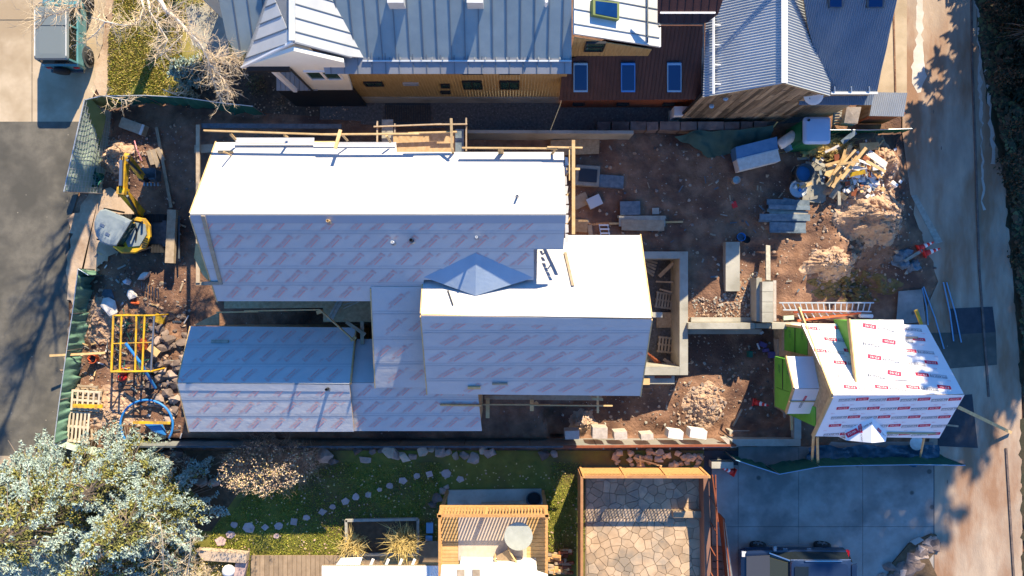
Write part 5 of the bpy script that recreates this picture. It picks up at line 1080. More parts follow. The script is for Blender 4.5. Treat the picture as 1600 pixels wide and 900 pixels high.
# lumber and boxes near the excavator
b_ = lambda label, x0, y0, x1, y1, w_, m_='lumberold', z=.15, z1=None: tag(MB().beam(gp(x0,y0,z), gp(x1,y1,z if z1 is None else z1), w_, .05).build('lumber_board', M[m_]), label, 'board')
b_('long weathered board lying between the excavator and the big house', 247,200,270,325,.14); b_('first of three short boards beside the dirt pile', 234,236,241,258,.2); b_('second of three short boards beside the dirt pile', 240,234,250,262,.2); b_('third short board beside the dirt pile, partly under the long one', 247,232,258,252,.2)
tag(MB().tube([gp(215,222,.3), gp(219,235,.35), gp(225,252,.3)], .025, 5).build('pink_pipe', M['printpink']), 'thin pink pipe sticking out of the dirt pile', 'pipe')
t = thing('wooden_crate', 'old wooden crate lying below the dark fence at the top left', 'crate', gp(213,200), R(-20))
MB().box((0,0,.22), (1.15,.45,.40)).build('box', M['lumberold'], t)
for y in (-.235,.235): 
    for z in (.08,.22,.36): MB().box((0,y,z), (1.12,.02,.11)).build('slat', M['lumbergrey'], t)
MB().box((.5,0,.22), (.12,.5,.44)).build('end_post', M['insul'], t)
# scrap, sacks and the yellow cage
for px, py, lx, ly, lz, rz, m_, lab in ((203,440,.35,.3,.35,20,'plastic','crumpled clear plastic bundle above the scrap heap'),(224,432,.75,.28,.25,40,'insul','long pale torn sack at the top of the scrap heap'),(208,462,.5,.6,.3,15,'insul','pale sack in the middle of the scrap heap'),(212,473,.45,.2,.2,-10,'orange','orange brown box in the scrap heap'),(173,480,.9,1.0,.35,30,'insul','big grey white cement sack heap left of the scrap'),(168,462,.6,.7,.05,30,'steeldark','dark folded sheet near the slack fence')):
    p = gp(px, py); bb = MB(); vs, fs = hullrock(lx/2*1.15, ly/2*1.15, lz, int(px*7+py), 16); mm = Matrix.Rotation(R(rz),3,'Z'); bb.add([mm @ v + p + V(0,0,lz*.3) for v in vs], fs); tag(bb.build('scrap_bag', M[m_]), lab, 'bag')
for i in range(7): tag(MB().beam(gp(226+i*4.5,440+i*2,.35), gp(222+i*4.8,452+i*2.5,.15), .04,.04).build('grey_rod', M['steeldark']), 'thin dark rod in the rack beside the scrap heap', 'rod', 'rods beside the scrap heap')
cg = thing('yellow_steel_cage', 'yellow steel tube frame standing over hoses and a red tarp', 'frame', P(207,537))
T = lambda nm, pts, r=.035, m_='yellow': MB().tube([P(*q_) for q_ in pts], r, 6).build(nm, M[m_], cg)
T('top_bar', [(177,493,1.6),(242,493,1.6)], .045); T('top_bar', [(174,581,1.6),(239,580,1.6)], .05); T('side_bar', [(177,493,1.6),(174,581,1.6)], .05); T('side_bar', [(241,493,1.6),(236,580,1.6)], .05,'steel')
for x0, x1 in ((190,187),(213,211),(226,222)): T('bar', [(x0,493,1.6),(x1,581,1.6)], .045)
T('cross_bar', [(175,537,1.6),(237,535,1.6)], .03)
for x, y in ((177,493),(174,581),(241,493),(237,580)): a = P(x,y,1.6); MB().tube([a, V(a.x,a.y,.05)], .045, 6).build('leg', M['yellow'], cg)
tag(MB().tube([P(196,536,1.75),P(218,565,1.5),P(243,606,.3)], .065, 8).build('blue_pole', M['blue']), 'blue pole leaning out through the yellow steel frame', 'pole')
cloth('red_tarp','dusty red tarp lying inside the yellow frame','tarp',[(212,540,.4),(228,526,.5),(234,545,.4),(220,552,.3)],.25,'orange',10,8,freq=3)
for px, py, lab in ((197,579,'red fuel can at the foot of the yellow frame, inside it'),(195,589,'red fuel can lying just below the yellow frame')):
    t = thing('fuel_can', lab, 'fuel can', gp(px,py)); p = gp(px,py,.2); MB().lathe(p, [(.1,-.15),(.17,-.12),(.17,.12),(.1,.16),(.04,.17),(.04,.24)], 12).build('body', M['red'], t, True); MB().lathe(p+V(.02,0,.24), [(.05,0),(.05,.05)], 8).build('cap', M['yellow'], t)
item_box('yellow_case','open yellow plastic case beside the rock pile','case',252,498,.5,.4,.25,-25,'yellow'); b_('pale board lying on the rock pile', 243,540,256,552,.3,'lumber',.5); b_('timber prop between the street fence and the yellow frame', 103,552,172,550,.1,'lumber',1.2,.4)
p = gp(150,560); bucket('orange red bucket under the timber prop', 150,560,.2,.35,'orange')
for i in range(26):
    bb = MB(); a = gp(random.uniform(185,232), random.uniform(500,575), random.uniform(.05,.5)); pts = [a]
    for k_ in range(5): a = a + V(random.gauss(0,.22), random.gauss(0,.3), random.gauss(0,.05)); pts.append(a)
    bb.tube(pts, .022, 5); tag(bb.build('hose', M[random.choice(('black','steeldark','greendark'))]), 'tangled dark hose inside the yellow frame', 'hose', 'hoses under the yellow frame')
# rock pile beside the front wing
RK = [(262+random.gauss(0,17), random.uniform(492,660)) for i in range(95)]
for i, (px, py) in enumerate(RK):
    r = random.uniform(.12,.30); vs, fs = hullrock(r*random.uniform(.9,1.4), r, r*.8, 500+i); p = gp(min(max(px,236),292), py, r*.4)
    bb = MB(); bb.add([v+p for v in vs], fs); tag(bb.build('rock', M[random.choice(('stone','stonedark','stonedark','stonedark'))]), 'angular brown rock in the pile beside the front wing', 'rock', 'rocks in the pile left of the front wing')
# blue hose loop, level, wheelbarrow tray
pts = [P(229+41*math.cos(t_), 664+39*math.sin(t_)*-1, .25+.1*math.sin(t_)) for t_ in [R(a) for a in range(-32,232,8)]]
tag(MB().tube(pts, .055, 7).build('blue_hose', M['blue'], None, True), 'big blue hose bent in a wide loop', 'hose')
tag(MB().beam(P(208,660,.5),P(266,661,.5),.12,.06).build('spirit_level', M['yellow']), 'long yellow level lying across the blue hose loop', 'level')
tag(MB().slab([P(226,663,.3),P(250,662,.35),P(258,680,.3),P(240,675,.25)], (0,0,-.2)).build('blue_tray', M['blue']), 'dusty blue tray under the yellow level', 'tray')
item_box('grey_pipe','short blue pipe end beside the spruce','pipe',202,684,.25,.2,.12,-40,'bluelight')
# pallets by the street
for i in range(3):
    o = pallet(('bottom pallet of the grey stack by the slack fence','middle pallet of the grey stack by the slack fence','top yellow edged pallet of the grey stack by the slack fence')[i], 6, 1.35, .95, 'lumberold' if i < 2 else 'palletwood', 'stacked pallets by the street fence')
    place(o, P(139,622,.1)+V(.04*i,-.03*i,.15*i), (0,0,R(90-4) if i == 1 else R(-4)))
MB().beam(P(113,634,.62),P(160,636,.62),.12,.1); tag(MB().beam(P(114,634,.62),P(160,635,.62),.16,.1).build('yellow_timber', M['yellow']), 'yellow painted timber on the lower edge of the stacked pallets', 'timber')
place(pallet('large bright pallet lying against the spruce', 8, 1.35, 1.45, 'palletwood'), P(119,666,.35), (0,.0,R(-5))); place(pallet('tilted pallet partly under the large bright one', 7, 1.2, 1.4, 'lumberold'), P(133,664,.1), (0,0,R(3)))

# ---------------------------------------------------------------- vehicles
def body_sec(x, w0, wm, w1, z0, zm, z1): return [V(x,-w0,z0),V(x,-wm,zm),V(x,-w1,z1-.04),V(x,-w1+.1,z1),V(x,w1-.1,z1),V(x,w1,z1-.04),V(x,wm,zm),V(x,w0,z0)]
def wheel(t, x, y, r, w_, rim='steel'):
    o = MB().lathe((x,y,r), [(r*.62,-w_/2),(r*.95,-w_/2),(r,-w_/4),(r,w_/4),(r*.95,w_/2),(r*.62,w_/2)], 20, ax=Matrix.Rotation(R(90),3,'X')).build('wheel', M['rubber'], t, True)
    sgn = 1 if y > 0 else -1
    b = MB(); b.lathe((x,y+sgn*w_*.38,r), [(r*.62,-.01),(r*.6,.02),(r*.1,.03)], 16, ax=Matrix.Rotation(R(90),3,'X')); b.build('rim', M['steeldark'], o)
    for i in range(5): a = i*2*math.pi/5; MB().beam((x,y+sgn*(w_/2+.0),r),(x+r*.58*math.cos(a),y+sgn*(w_/2),r+r*.58*math.sin(a)), .07,.05).build('spoke', M[rim], o)
jp = thing('old_suv', 'old teal two door off roader with a grey hard top parked at the kerb', 'suv', (0,0,0), 1e-6)
# local: +x forward
L0, L1 = -2.05, 2.05
MB().loft([body_sec(L0,.74,.82,.80,.5,.75,1.15), body_sec(L0+.12,.78,.86,.84,.45,.8,1.2), body_sec(.6,.78,.86,.84,.42,.8,1.2), body_sec(.75,.78,.86,.82,.42,.8,1.18), body_sec(1.9,.74,.82,.76,.45,.8,1.10), body_sec(L1,.68,.76,.70,.5,.78,1.04)]).build('body', M['teal'], jp)
def cabin(x, w0, w1, z0, z1): return [V(x,-w0,z0),V(x,-w1,z1),V(x,w1,z1),V(x,w0,z0)]
MB().loft([[V(-1.97,-.78,1.15),V(-1.85,-.70,1.72),V(-1.85,.70,1.72),V(-1.97,.78,1.15)],[V(.75,-.78,1.15),V(.35,-.68,1.72),V(.35,.68,1.72),V(.75,.78,1.15)]]).build('window_band', M['carglass'], jp)
def rrx(x0, x1, hy, z, r=.12, n=3): c = (x0+x1)/2; return rr(c, 0, z, (x1-x0)/2, hy, r, n)
MB().loft([rrx(-1.95,.42,.76,1.70), rrx(-1.96,.44,.78,1.76), rrx(-1.9,.38,.72,1.83), rrx(-1.7,.2,.5,1.85)]).build('hard_top', M['carroof'], jp)
MB().box((-.45,0,1.845), (.03,1.35,.02)).build('roof_seam', M['carglass'], jp)
for y in (-.70,.70): MB().beam((-1.8,y,1.82),(.25,y,1.82),.04,.05).build('drip_rail', M['lampglass'], jp)
for x, s_ in ((.38,1),(-.35,1),(-1.9,1)):
    for y in (-1,1): MB().beam((x+(.3 if x > 0 else 0),y*.79,1.17),(x,y*.71,1.72),.08,.05).build('pillar', M['teal'], jp)
for y in (-.62,.62): MB().box((L0-.01,y,.93), (.05,.22,.14)).build('tail_light', M['tail'], jp); MB().box((L1+.0,y*.8,.85), (.05,.2,.2)).build('headlight', M['lampglass'], jp)
MB().box((L0-.06,0,.55), (.12,1.5,.14)).build('rear_bumper', M['steeldark'], jp); MB().box((L1+.06,0,.55), (.12,1.5,.14)).build('front_bumper', M['steeldark'], jp)
for x in (-1.4,1.25):
    for y in (-.80,.80): wheel(jp, x, y, .37, .24)
for x in (-1.4,1.25):
    for y in (-.86,.86): MB().lathe((x,y,.42), [(.44,-.02),(.5,-.02),(.5,.02),(.44,.02)], 16, ax=Matrix.Rotation(R(90),3,'X')).build('wheel_arch', M['steeldark'], jp)
for y in (-.86,.86): MB().box((0,y,.98), (.16,.03,.03)).build('door_handle', M['black'], jp); MB().box((.05,y,.85), (1.1,.008,.5)).build('door', M['teal'], jp); MB().box((.62,y*1.12,1.2), (.1,.16,.14)).build('mirror', M['black'], jp)
MB().lathe((L0-.14,.1,.85), [(.1,-.09),(.33,-.09),(.34,0),(.33,.09),(.1,.09)], 18, ax=Matrix.Rotation(R(90),3,'Y')).build('spare_wheel', M['rubber'], jp, True)
jp.location = (P(97,0,1.0).x, P(0,108,.6).y+2.02, .0); jp.rotation_euler = (0,0,R(90))
sv = thing('dark_suv', 'dark blue SUV with silver roof rails parked on the shaded driveway', 'suv', (0,0,0), 1e-6)
MB().loft([body_sec(-2.45,.76,.86,.82,.45,.75,1.0), body_sec(-2.3,.84,.95,.92,.32,.75,1.12), body_sec(.8,.86,.97,.93,.28,.75,1.10), body_sec(1.3,.86,.97,.90,.28,.75,1.06), body_sec(2.2,.82,.94,.84,.30,.72,.98), body_sec(2.45,.72,.84,.72,.38,.68,.84)]).build('body', M['cardark'], sv)
MB().loft([[V(-2.35,-.86,1.08),V(-2.12,-.72,1.70),V(-2.12,.72,1.70),V(-2.35,.86,1.08)],[V(-1.2,-.88,1.08),V(-1.2,-.72,1.76),V(-1.2,.72,1.76),V(-1.2,.88,1.08)],[V(.1,-.88,1.08),V(.0,-.72,1.74),V(.0,.72,1.74),V(.1,.88,1.08)],[V(1.25,-.84,1.05),V(.55,-.66,1.60),V(.55,.66,1.60),V(1.25,.84,1.05)]]).build('window_band', M['carglass'], sv)
MB().loft([rrx(-2.28,.52,.74,1.70,.2), rrx(-2.26,.48,.73,1.78,.2), rrx(-2.05,.2,.6,1.83,.2)]).build('roof', M['carnavy'], sv)
MB().slab([V(-2.30,-.66,1.66),V(-2.30,.66,1.66),V(-2.42,.76,1.14),V(-2.42,-.76,1.14)], (.03,0,0)).build('rear_window', M['carglass'], sv)
MB().loft([[V(-2.2,-.55,1.80),V(-2.2,.55,1.80),V(-2.2,.55,1.84),V(-2.2,-.55,1.84)],[V(-2.45,-.6,1.74),V(-2.45,.6,1.74),V(-2.45,.6,1.78),V(-2.45,-.6,1.78)]]).build('rear_spoiler', M['cardark'], sv)
MB().tube([(-1.9,0,1.83),(-2.0,0,1.95)], .025, 5).build('antenna', M['black'], sv)
MB().box((.05,0,1.838), (.62,.95,.012)).build('sunroof', M['carglass'], sv)
MB().slab([V(1.22,-.72,1.13),V(1.22,.72,1.13),V(2.25,.62,1.02),V(2.25,-.62,1.02)], (0,0,-.03)).build('hood', M['carhood'], sv)
MB().slab([V(1.2,-.62,1.10),V(1.2,.62,1.10),V(.58,.58,1.62),V(.58,-.58,1.62)], (.02,0,.03)).build('windscreen', M['windglass'], sv)
for y in (-.74,.74): MB().beam((-1.75,y,1.86),(-.1,y,1.86),.05,.05).build('roof_rail', M['chrome'], sv); MB().beam((-2.2,y*1.02,1.74),(.5,y*1.0,1.73),.035,.03).build('window_trim', M['chrome'], sv)
for y in (-1,1):
    MB().beam((1.22,y*.82,1.10),(.5,y*.69,1.68),.05,.04).build('pillar_trim', M['chrome'], sv)
    MB().box((1.0,y*1.05,1.12), (.14,.22,.16)).build('mirror', M['steel'], sv); MB().box((2.3,y*.70,.86), (.26,.24,.14)).build('headlight', M['lampglass'], sv); MB().box((-2.36,y*.78,1.0), (.2,.26,.16)).build('tail_light', M['tail'], sv)
    MB().box((.1,y*.965,.45), (1.9,.03,.04)).build('side_trim', M['steel'], sv)
    for x in (.45,-.65): MB().box((x,y*.965,.95), (.2,.03,.03)).build('door_handle', M['chrome'], sv)
    for x in (-1.5,1.5): wheel(sv, x, y*.88, .38, .24)
sv.location = (P(1241,0,.9).x, P(0,846,.2).y-1.02, .03); sv.rotation_euler = (0,0,R(180))

# ---------------------------------------------------------------- garden at the bottom
for i, (px, py, r, m_) in enumerate([(270,712,.5,'stonedark'),(290,718,.45,'stonedark'),(315,752,.35,'stone'),(335,755,.3,'stone'),(508,712,.45,'stone'),(520,718,.3,'stonedark')] + [(556+i*13+random.uniform(-3,3), 708+random.uniform(-6,8), random.uniform(.18,.36), random.choice(('stone','stonelit','stonedark'))) for i in range(17)] + [(770,706,.25,'stone'),(848,711,.32,'stonedark'),(866,709,.2,'stone'),(690,768,.2,'stone'),(697,760,.18,'stone'),(683,778,.3,'stonedark'),(676,788,.22,'stonedark'),(300,735,.3,'stonedark')]):
    vs, fs = hullrock(r*1.15, r, r*.7, 700+i); p = P(px,py,.05); bb = MB(); bb.add([v+p for v in vs], fs)
    tag(bb.build('boulder', M[m_]), 'rough pinkish brown boulder along the top edge of the garden', 'boulder', 'boulders edging the garden')
for i in range(46):
    px, py = random.uniform(952,1098), 716+random.gauss(0,5.5); r = random.uniform(.10,.24); vs, fs = hullrock(r*1.2, r, r*.8, 800+i); p = P(px,py,.1); bb = MB(); bb.add([v+p for v in vs], fs)
    tag(bb.build('rubble_stone', M[random.choice(('stonelit','stonelit','dirtpile'))]), 'sunlit tan stone in the strip behind the patio fence', 'stone', 'stones piled behind the patio fence')
for a, b, lab in (((990,715),(1034,728),'pale stick lying on the stone strip behind the patio fence'),((1000,712),(1001,728),'short upright stick in the stone strip behind the patio fence')): tag(MB().beam(P(*a,.4),P(*b,.3),.07,.05).build('stick', M['lumber']), lab, 'stick')
tag(cwall(None,1112,722,1146,732,0,.5,'low_wall')), 
bpy.data.objects['low_wall']['label'] = 'short brown low wall at the right end of the stone strip'; bpy.data.objects['low_wall']['category'] = 'wall'
STEP = [(366,820,11),(389,825,20),(414,824,13),(435,822,14),(459,815,15),(479,809,12),(503,800,15),(520,792,11),(540,784,13),(556,777,13),(575,773,11),(593,765,9),(609,759,12),(629,751,15),(651,744,11),(671,741,14),(697,740,16),(719,749,13),(360,835,16),(345,846,18),(432,838,10)]
for i, (px, py, s_) in enumerate(STEP):
    n = random.choice((4,5,5,6,7)); a0 = random.uniform(0,6); top = [P(px+s_*.55*math.cos(a0+k*6.283/n)*random.uniform(.75,1.05), py-s_*.5*math.sin(a0+k*6.283/n)*random.uniform(.7,1.05), .06) for k in range(n)]
    tag(MB().slab(top, (0,0,-.05)).build('stepping_stone', M['pathstone']), 'flat pinkish stepping stone set in the garden lawn', 'stepping stone', 'stepping stones curving across the garden lawn')
# raised bed with straw grasses
rb_ = thing('raised_bed', 'brown edged raised planting bed beside the balcony', 'planter', P(598,840))
for a, b in (((540,813),(653,811)),((541,812),(542,866)),((653,811),(653,866)),((541,866),(653,866))): MB().beam(P(*a,.35),P(*b,.35),.12,.14).build('edge_board', M['lumbergrey'], rb_)
MB().poly(pxpoly([(543,815),(651,813),(651,864),(543,864)], .2)).build('soil', M['soil'], rb_)
def tuft(label, px, py, r, n, m_='drystraw'):
    b = MB(); c = P(px,py,.1); rd = random.Random(int(px))
    for i in range(n):
        t_ = rd.uniform(0,6.28); l = r*rd.uniform(.35,1.1); d = V(math.cos(t_),math.sin(t_),0); o = c + V(rd.gauss(0,.16),rd.gauss(0,.16),0)*r; w_ = V(-d.y,d.x,0)*rd.uniform(.008,.016); q = rd.uniform(.05,.75)
        k_ = o + d*l*.35*q + V(0,0,l*.75); e = o + d*l*q + V(rd.gauss(0,.1),rd.gauss(0,.1),l*rd.uniform(.75,1.15)-.3*q*l)
        b.add([o-w_,o+w_,k_+w_,k_-w_,e], [(0,1,2,3),(3,2,4)])
    return tag(b.build('ornamental_grass', M[m_]), label, 'grass tuft')
tuft('left straw coloured grass tuft at the corner of the raised bed', 556,845,1.25,420); tuft('right straw coloured grass tuft on the raised bed', 634,838,1.5,520); 
for px, py, lab in ((672,823,'upper of two pale teal cushions lying by the balcony'),(671,843,'lower of two pale teal cushions lying by the balcony')): item_box('cushion', lab, 'cushion', px, py, .32, .48, .1, 0, 'bluelight', .1)
dk = thing('garden_deck', 'brown timber deck at the bottom with rows of boards', 'deck', P(450,885))
for i in range(28): MB().slab([P(392+i*7.2,868,.25),P(398.6+i*7.2,868,.25),P(398.6+i*7.2,910,.25),P(392+i*7.2,910,.25)], (0,0,-.05)).build('deck_board', M['deck'], dk)
MB().beam(P(655,862,.25),P(690,862,.25),1.0,.05).build('deck_board', M['deck'], dk)
for i in range(5): MB().slab([P(545,866.5+i*4,.22),P(688,866.5+i*4,.22),P(688,870+i*4,.22),P(545,870+i*4,.22)], (0,0,-.05)).build('deck_board', M['decklight'], dk)
tag(MB().slab([P(305,860,.45),P(385,866,.5),P(384,880,.5),P(318,876,.45)], (0,0,-.45)).build('stone_slab', M['stonelit']), 'big flat sunlit stone slab at the end of the garden lawn', 'stone')
tag(MB().slab([P(368,880,.3),P(386,880,.3),P(380,905,.3),P(362,905,.3)], (0,0,-.3)).build('stone_slab', M['pathstone']), 'small flat stone slab below the big sunlit one', 'stone')
p = P(357,892,.4); tag(MB().lathe(p, [(.05,-.2),(.28,-.1),(.3,.05),(.2,.22),(.05,.27)], 12).build('white_globe', M['white'], None, True), 'round white lamp globe at the bottom beside the spruce', 'lamp')
rf = thing('garden_room_roof', 'white corrugated roof with rafter ends at the bottom edge', 'roof', P(600,890))
corrugated(rf, 'corrugated_sheet', (2.4,0,-.02), [(503,884),(690,884),(690,940),(503,940)], .075, .012, 'white')
for x in (580,604,625,645): MB().beam(P(x+3,874,2.2),P(x-2,886,2.2),.12,.12).build('rafter', M['white'], rf)
MB().slab(pxpoly([(532,873),(566,872),(562,885),(523,885)], 2.2), (0,0,-.1)).build('roof_end', M['white'], rf)
for x in (520,680): a = P(x,888,2.2); MB().beam((a.x,a.y-.5,0),(a.x,a.y-.5,2.2),.1,.1).build('post', M['white'], rf)
hp = thing('white_flat_roof', 'bright white roof edge with two roof lights at the bottom below the balcony', 'roof', P(760,895))
MB().slab(pxpoly([(690,884),(812,884),(856,899),(860,950),(684,950)], 5.0), (0,0,-.12)).build('roof', M['white'], hp)
for x in (720,744): MB().slab(pxpoly([(x-6,890),(x+6,890),(x+6,905),(x-6,905)], 5.03), (0,0,-.02)).build('roof_light', M['lumberold'], hp)
MB().slab(pxpoly([(715,900),(840,902),(840,950),(715,950)], 4.8), (0,0,-4.8)).build('wall', M['whitewall'], hp)
pg = thing('balcony', 'raised cedar balcony with a slatted railing and a wooden deck', 'balcony', P(770,840))
ZD = 2.7
for i in range(17): MB().slab([P(690,794+i*6,ZD),P(853,794+i*6,ZD),P(853,799.4+i*6,ZD),P(690,799.4+i*6,ZD)], (0,0,-.04)).build('deck_board', M['decklight'], pg)
ys_ = P(0,794,ZD).y
for x in (690.5,852.5): a = P(x,796,ZD); MB().beam((a.x,ys_-.03,0),(a.x,ys_-.03,ZD+1.05),.14,.14).build('post', M['cedar'], pg); MB().beam((a.x,ys_-.1,ZD+1.0),(a.x,-14.5,ZD+1.0),.10,.08).build('side_rail', M['cedar'], pg); MB().beam((a.x,ys_-.1,ZD-.12),(a.x,-14.5,ZD-.12),.10,.2).build('joist', M['cedar'], pg)
xa_, xb_ = P(690.5,0,ZD).x, P(852.5,0,ZD).x
MB().beam((xa_-.1,ys_,ZD+1.02),(xb_+.1,ys_,ZD+1.02),.13,.06).build('top_rail', M['cedar'], pg); MB().beam((xa_-.1,ys_+.02,ZD-.10),(xb_+.1,ys_+.02,ZD-.10),.10,.22).build('fascia', M['cedar'], pg)
for i in range(33): x = xa_+.07+(xb_-xa_-.14)*i/32; MB().beam((x,ys_,ZD+.02),(x,ys_,ZD+1.0),.065,.035,up=(0,1,0)).build('baluster', M['cedar'], pg)
MB().beam(((xa_+xb_)/2-.3,ys_,ZD),((xa_+xb_)/2-.3,ys_,ZD+1.0),.12,.1).build('post', M['cedar'], pg)
for x in (xa_, xb_):
    for i in range(16): MB().beam((x,ys_-.2-.17*i,ZD+.02),(x,ys_-.2-.17*i,ZD+.98),.05,.03).build('baluster', M['cedar'], pg)
tag(MB().slab(pxpoly([(716,808),(823,808),(823,876),(716,876)], ZD+.02), (0,0,-.015)).build('rug', M['rug']), 'pale rug lying on the balcony deck striped with railing shadows', 'rug')
tag(MB().slab(pxpoly([(700,766),(846,764),(848,788),(699,789)], .10), (0,0,-.1)).build('concrete_slab', M['concrete']), 'grey concrete slab in shade below the balcony railing', 'slab')
bucket('round dark fire pit at the corner of the grey slab', 834,777,.36,.4,'steeldark','fire pit','fire_pit')
tag(MB().slab(pxpoly([(752,786),(822,783),(822,788),(752,789)], .3), (0,0,-.1)).build('bench_board', M['lumberold']), 'low brown bench board just under the balcony edge', 'bench')
t = thing('round_table', 'pale round table on the balcony deck', 'table', P(810,838)); MB().lathe(P(810,838,ZD+.72), [(.0,-.03),(.6,-.03),(.61,0),(.6,.02),(0,.02)], 28).build('tabletop', M['tablegrey'], t, False)
for dx, dy in ((.3,.3),(-.3,.3),(.3,-.3),(-.3,-.3)): p = P(810,838,ZD+.7)+V(dx,dy,0); MB().beam(p, V(p.x,p.y,ZD), .05,.05).build('leg', M['lumberold'], t)
t = thing('lounge_chair', 'brown wooden lounge chair turned toward the round table', 'chair', P(790,868,ZD), R(32))
MB().box((0,0,.38), (.62,.6,.06)).build('seat', M['deck'], t); MB().box((0,-.34,.62), (.62,.06,.5), 0, 0, Matrix.Rotation(R(15),3,'X')).build('backrest', M['deck'], t)
for x in (-.36,.36): MB().box((x,-.02,.58), (.06,.72,.04)).build('armrest', M['lumber'], t)
for x in (-.34,.34):
    for y in (-.28,.3): MB().box((x,y,.28), (.05,.05,.56)).build('leg', M['lumber'], t)
# patio with flagstones, fence, steps
pt = struct(MB().poly(pxpoly([(914,742),(1103,742),(1110,930),(914,930)], .03)), 'flagstone_patio', M['joint']); ORG[pt.name] = V(0,0,0)
pts = []
for i in range(2000):
    c_ = (random.uniform(3.3,9.3), random.uniform(-14.4,-8.85))
    if all((c_[0]-q_[0])**2+(c_[1]-q_[1])**2 > random.choice((.22,.30,.40,.52))**2 for q_ in pts): pts.append(c_)
X0, X1, Y0, Y1 = P(916,0,.05).x, P(1101,0,.05).x, -14.6, P(0,744,.05).y
for i, c_ in enumerate(pts):                    # cells of the crazy paving
    cell = [(X0,Y0),(X1,Y0),(X1,Y1),(X0,Y1)]
    for j, q_ in enumerate(pts):
        if j == i: continue
        dx, dy = q_[0]-c_[0], q_[1]-c_[1]; dd = math.hypot(dx,dy)
        if dd > 2.4: continue
        k_ = (q_[0]**2+q_[1]**2-c_[0]**2-c_[1]**2)/2 - .012*dd; out = []
        for a in range(len(cell)):
            A, B = cell[a-1], cell[a]; da, db = A[0]*dx+A[1]*dy-k_, B[0]*dx+B[1]*dy-k_
            if (da <= 0) != (db <= 0): f_ = da/(da-db); out.append((A[0]+(B[0]-A[0])*f_, A[1]+(B[1]-A[1])*f_))
            if db <= 0: out.append(B)
        cell = out
        if len(cell) < 3: break
    if len(cell) >= 3: MB().slab([V(x,y,.06+.006*random.random()) for x,y in cell], (0,0,-.04)).build('flagstone', M['flag'], pt)
tag(cwall(None,1052,799,1096,809,0,.42,'patio_wall','flag'), 'low stone wall at the right side of the patio', 'wall')
pf = thing('patio_fence', 'orange brown timber fence round the flagstone patio', 'fence', P(910,800))
zf_ = 1.85; yf_ = P(0,745,zf_).y; xf0, xf1 = P(912,0,zf_).x, P(1108,0,zf_).x
for i in range(3):
    a, b = xf0+(xf1-xf0)*i/3+.06, xf0+(xf1-xf0)*(i+1)/3-.06
    for k in range(8): MB().slab([V(a,yf_,.1+k*.155),V(b,yf_,.1+k*.155),V(b,yf_,.25+k*.155),V(a,yf_,.25+k*.155)], (0,-.03,0)).build('fence_board', M['cedar'], pf)
    m = int((b-a)/.16); lt = MB()
    for k in range(m+3):
        for sg in (-1,1):
            x0_, x1_ = a-.25+k*.16, a-.25+k*.16+.42*1
            if sg < 0: x0_, x1_ = x1_, x0_
            za, zb = 1.36, 1.78
            pa, pb = V(x0_,yf_-.015*sg,za), V(x1_,yf_-.015*sg,zb)
            for P_ in (pa, pb): P_.x = min(max(P_.x, a), b)
            lt.beam(pa, pb, .03,.012, up=(0,1,0))
    lt.build('lattice', M['cedar'], pf)
    MB().beam((a-.05,yf_,zf_),(b+.05,yf_,zf_),.12,.08).build('cap_rail', M['fencebrown'], pf); MB().beam((a-.05,yf_,1.34),(b+.05,yf_,1.34),.05,.06).build('rail', M['cedar'], pf)
for i in range(4): x = xf0+(xf1-xf0)*i/3; MB().beam((x,yf_,0),(x,yf_,zf_+.05),.1,.1).build('post', M['cedar'], pf)
xl_ = P(909,0,zf_).x
for k in range(12): MB().slab([V(xl_,yf_-.05,.1+k*.145),V(xl_,-15,.1+k*.145),V(xl_,-15,.24+k*.145),V(xl_,yf_-.05,.24+k*.145)], (-.03,0,0)).build('fence_board', M['fencebrown'], pf)
MB().beam((xl_,yf_,zf_),(xl_,-15,zf_),.12,.08).build('cap_rail', M['fencebrown'], pf)
rg = thing('stair_railing', 'brown railing and plank edge running down the right side of the patio', 'railing', P(1105,820))
MB().slab([P(1099,742,.9),P(1108,742,.9),P(1112,930,.9),P(1102,930,.9)], (0,0,-.9)).build('edge_plank', M['railbrown'], rg)
for a, b in (((1113,742),(1122,815)),((1118,742),(1122,930))): MB().beam(P(*a,1.5),P(*b,1.5),.05,.06).build('handrail', M['rust'], rg)
MB().slab([P(1108,745,.95),P(1116,745,1.5),P(1121,822,1.5),P(1111,822,.95)], (0,0,-.02)).build('mesh_infill', M['steeldark'], rg)
for y in (745,775,815,855,895): a = P(1108+(y-745)*.02,y,.9); MB().beam(a, a+V(.15,-.35,.65), .04,.04).build('baluster', M['rust'], rg)
st = thing('patio_stairs', 'brown timber steps going down beside the patio railing', 'stairs', P(1122,880))
for i in range(6): MB().slab([P(1112,854+i*12,.2+i*.0),P(1132,854+i*12,.2),P(1133,864+i*12,.2),P(1113,864+i*12,.2)], (0,0,-.05-i*.0)).build('tread', M['railbrown'], st)
MB().slab([P(1130,812,1.0),P(1134,818,1.1),P(1147,915,1.1),P(1139,915,1.0)], (0,0,-.04)).build('side_screen', M['lumbergrey'], st)
MB().beam(P(1127,806,.6),P(1140,925,.6),.06,.9).build('stringer', M['rust'], st)
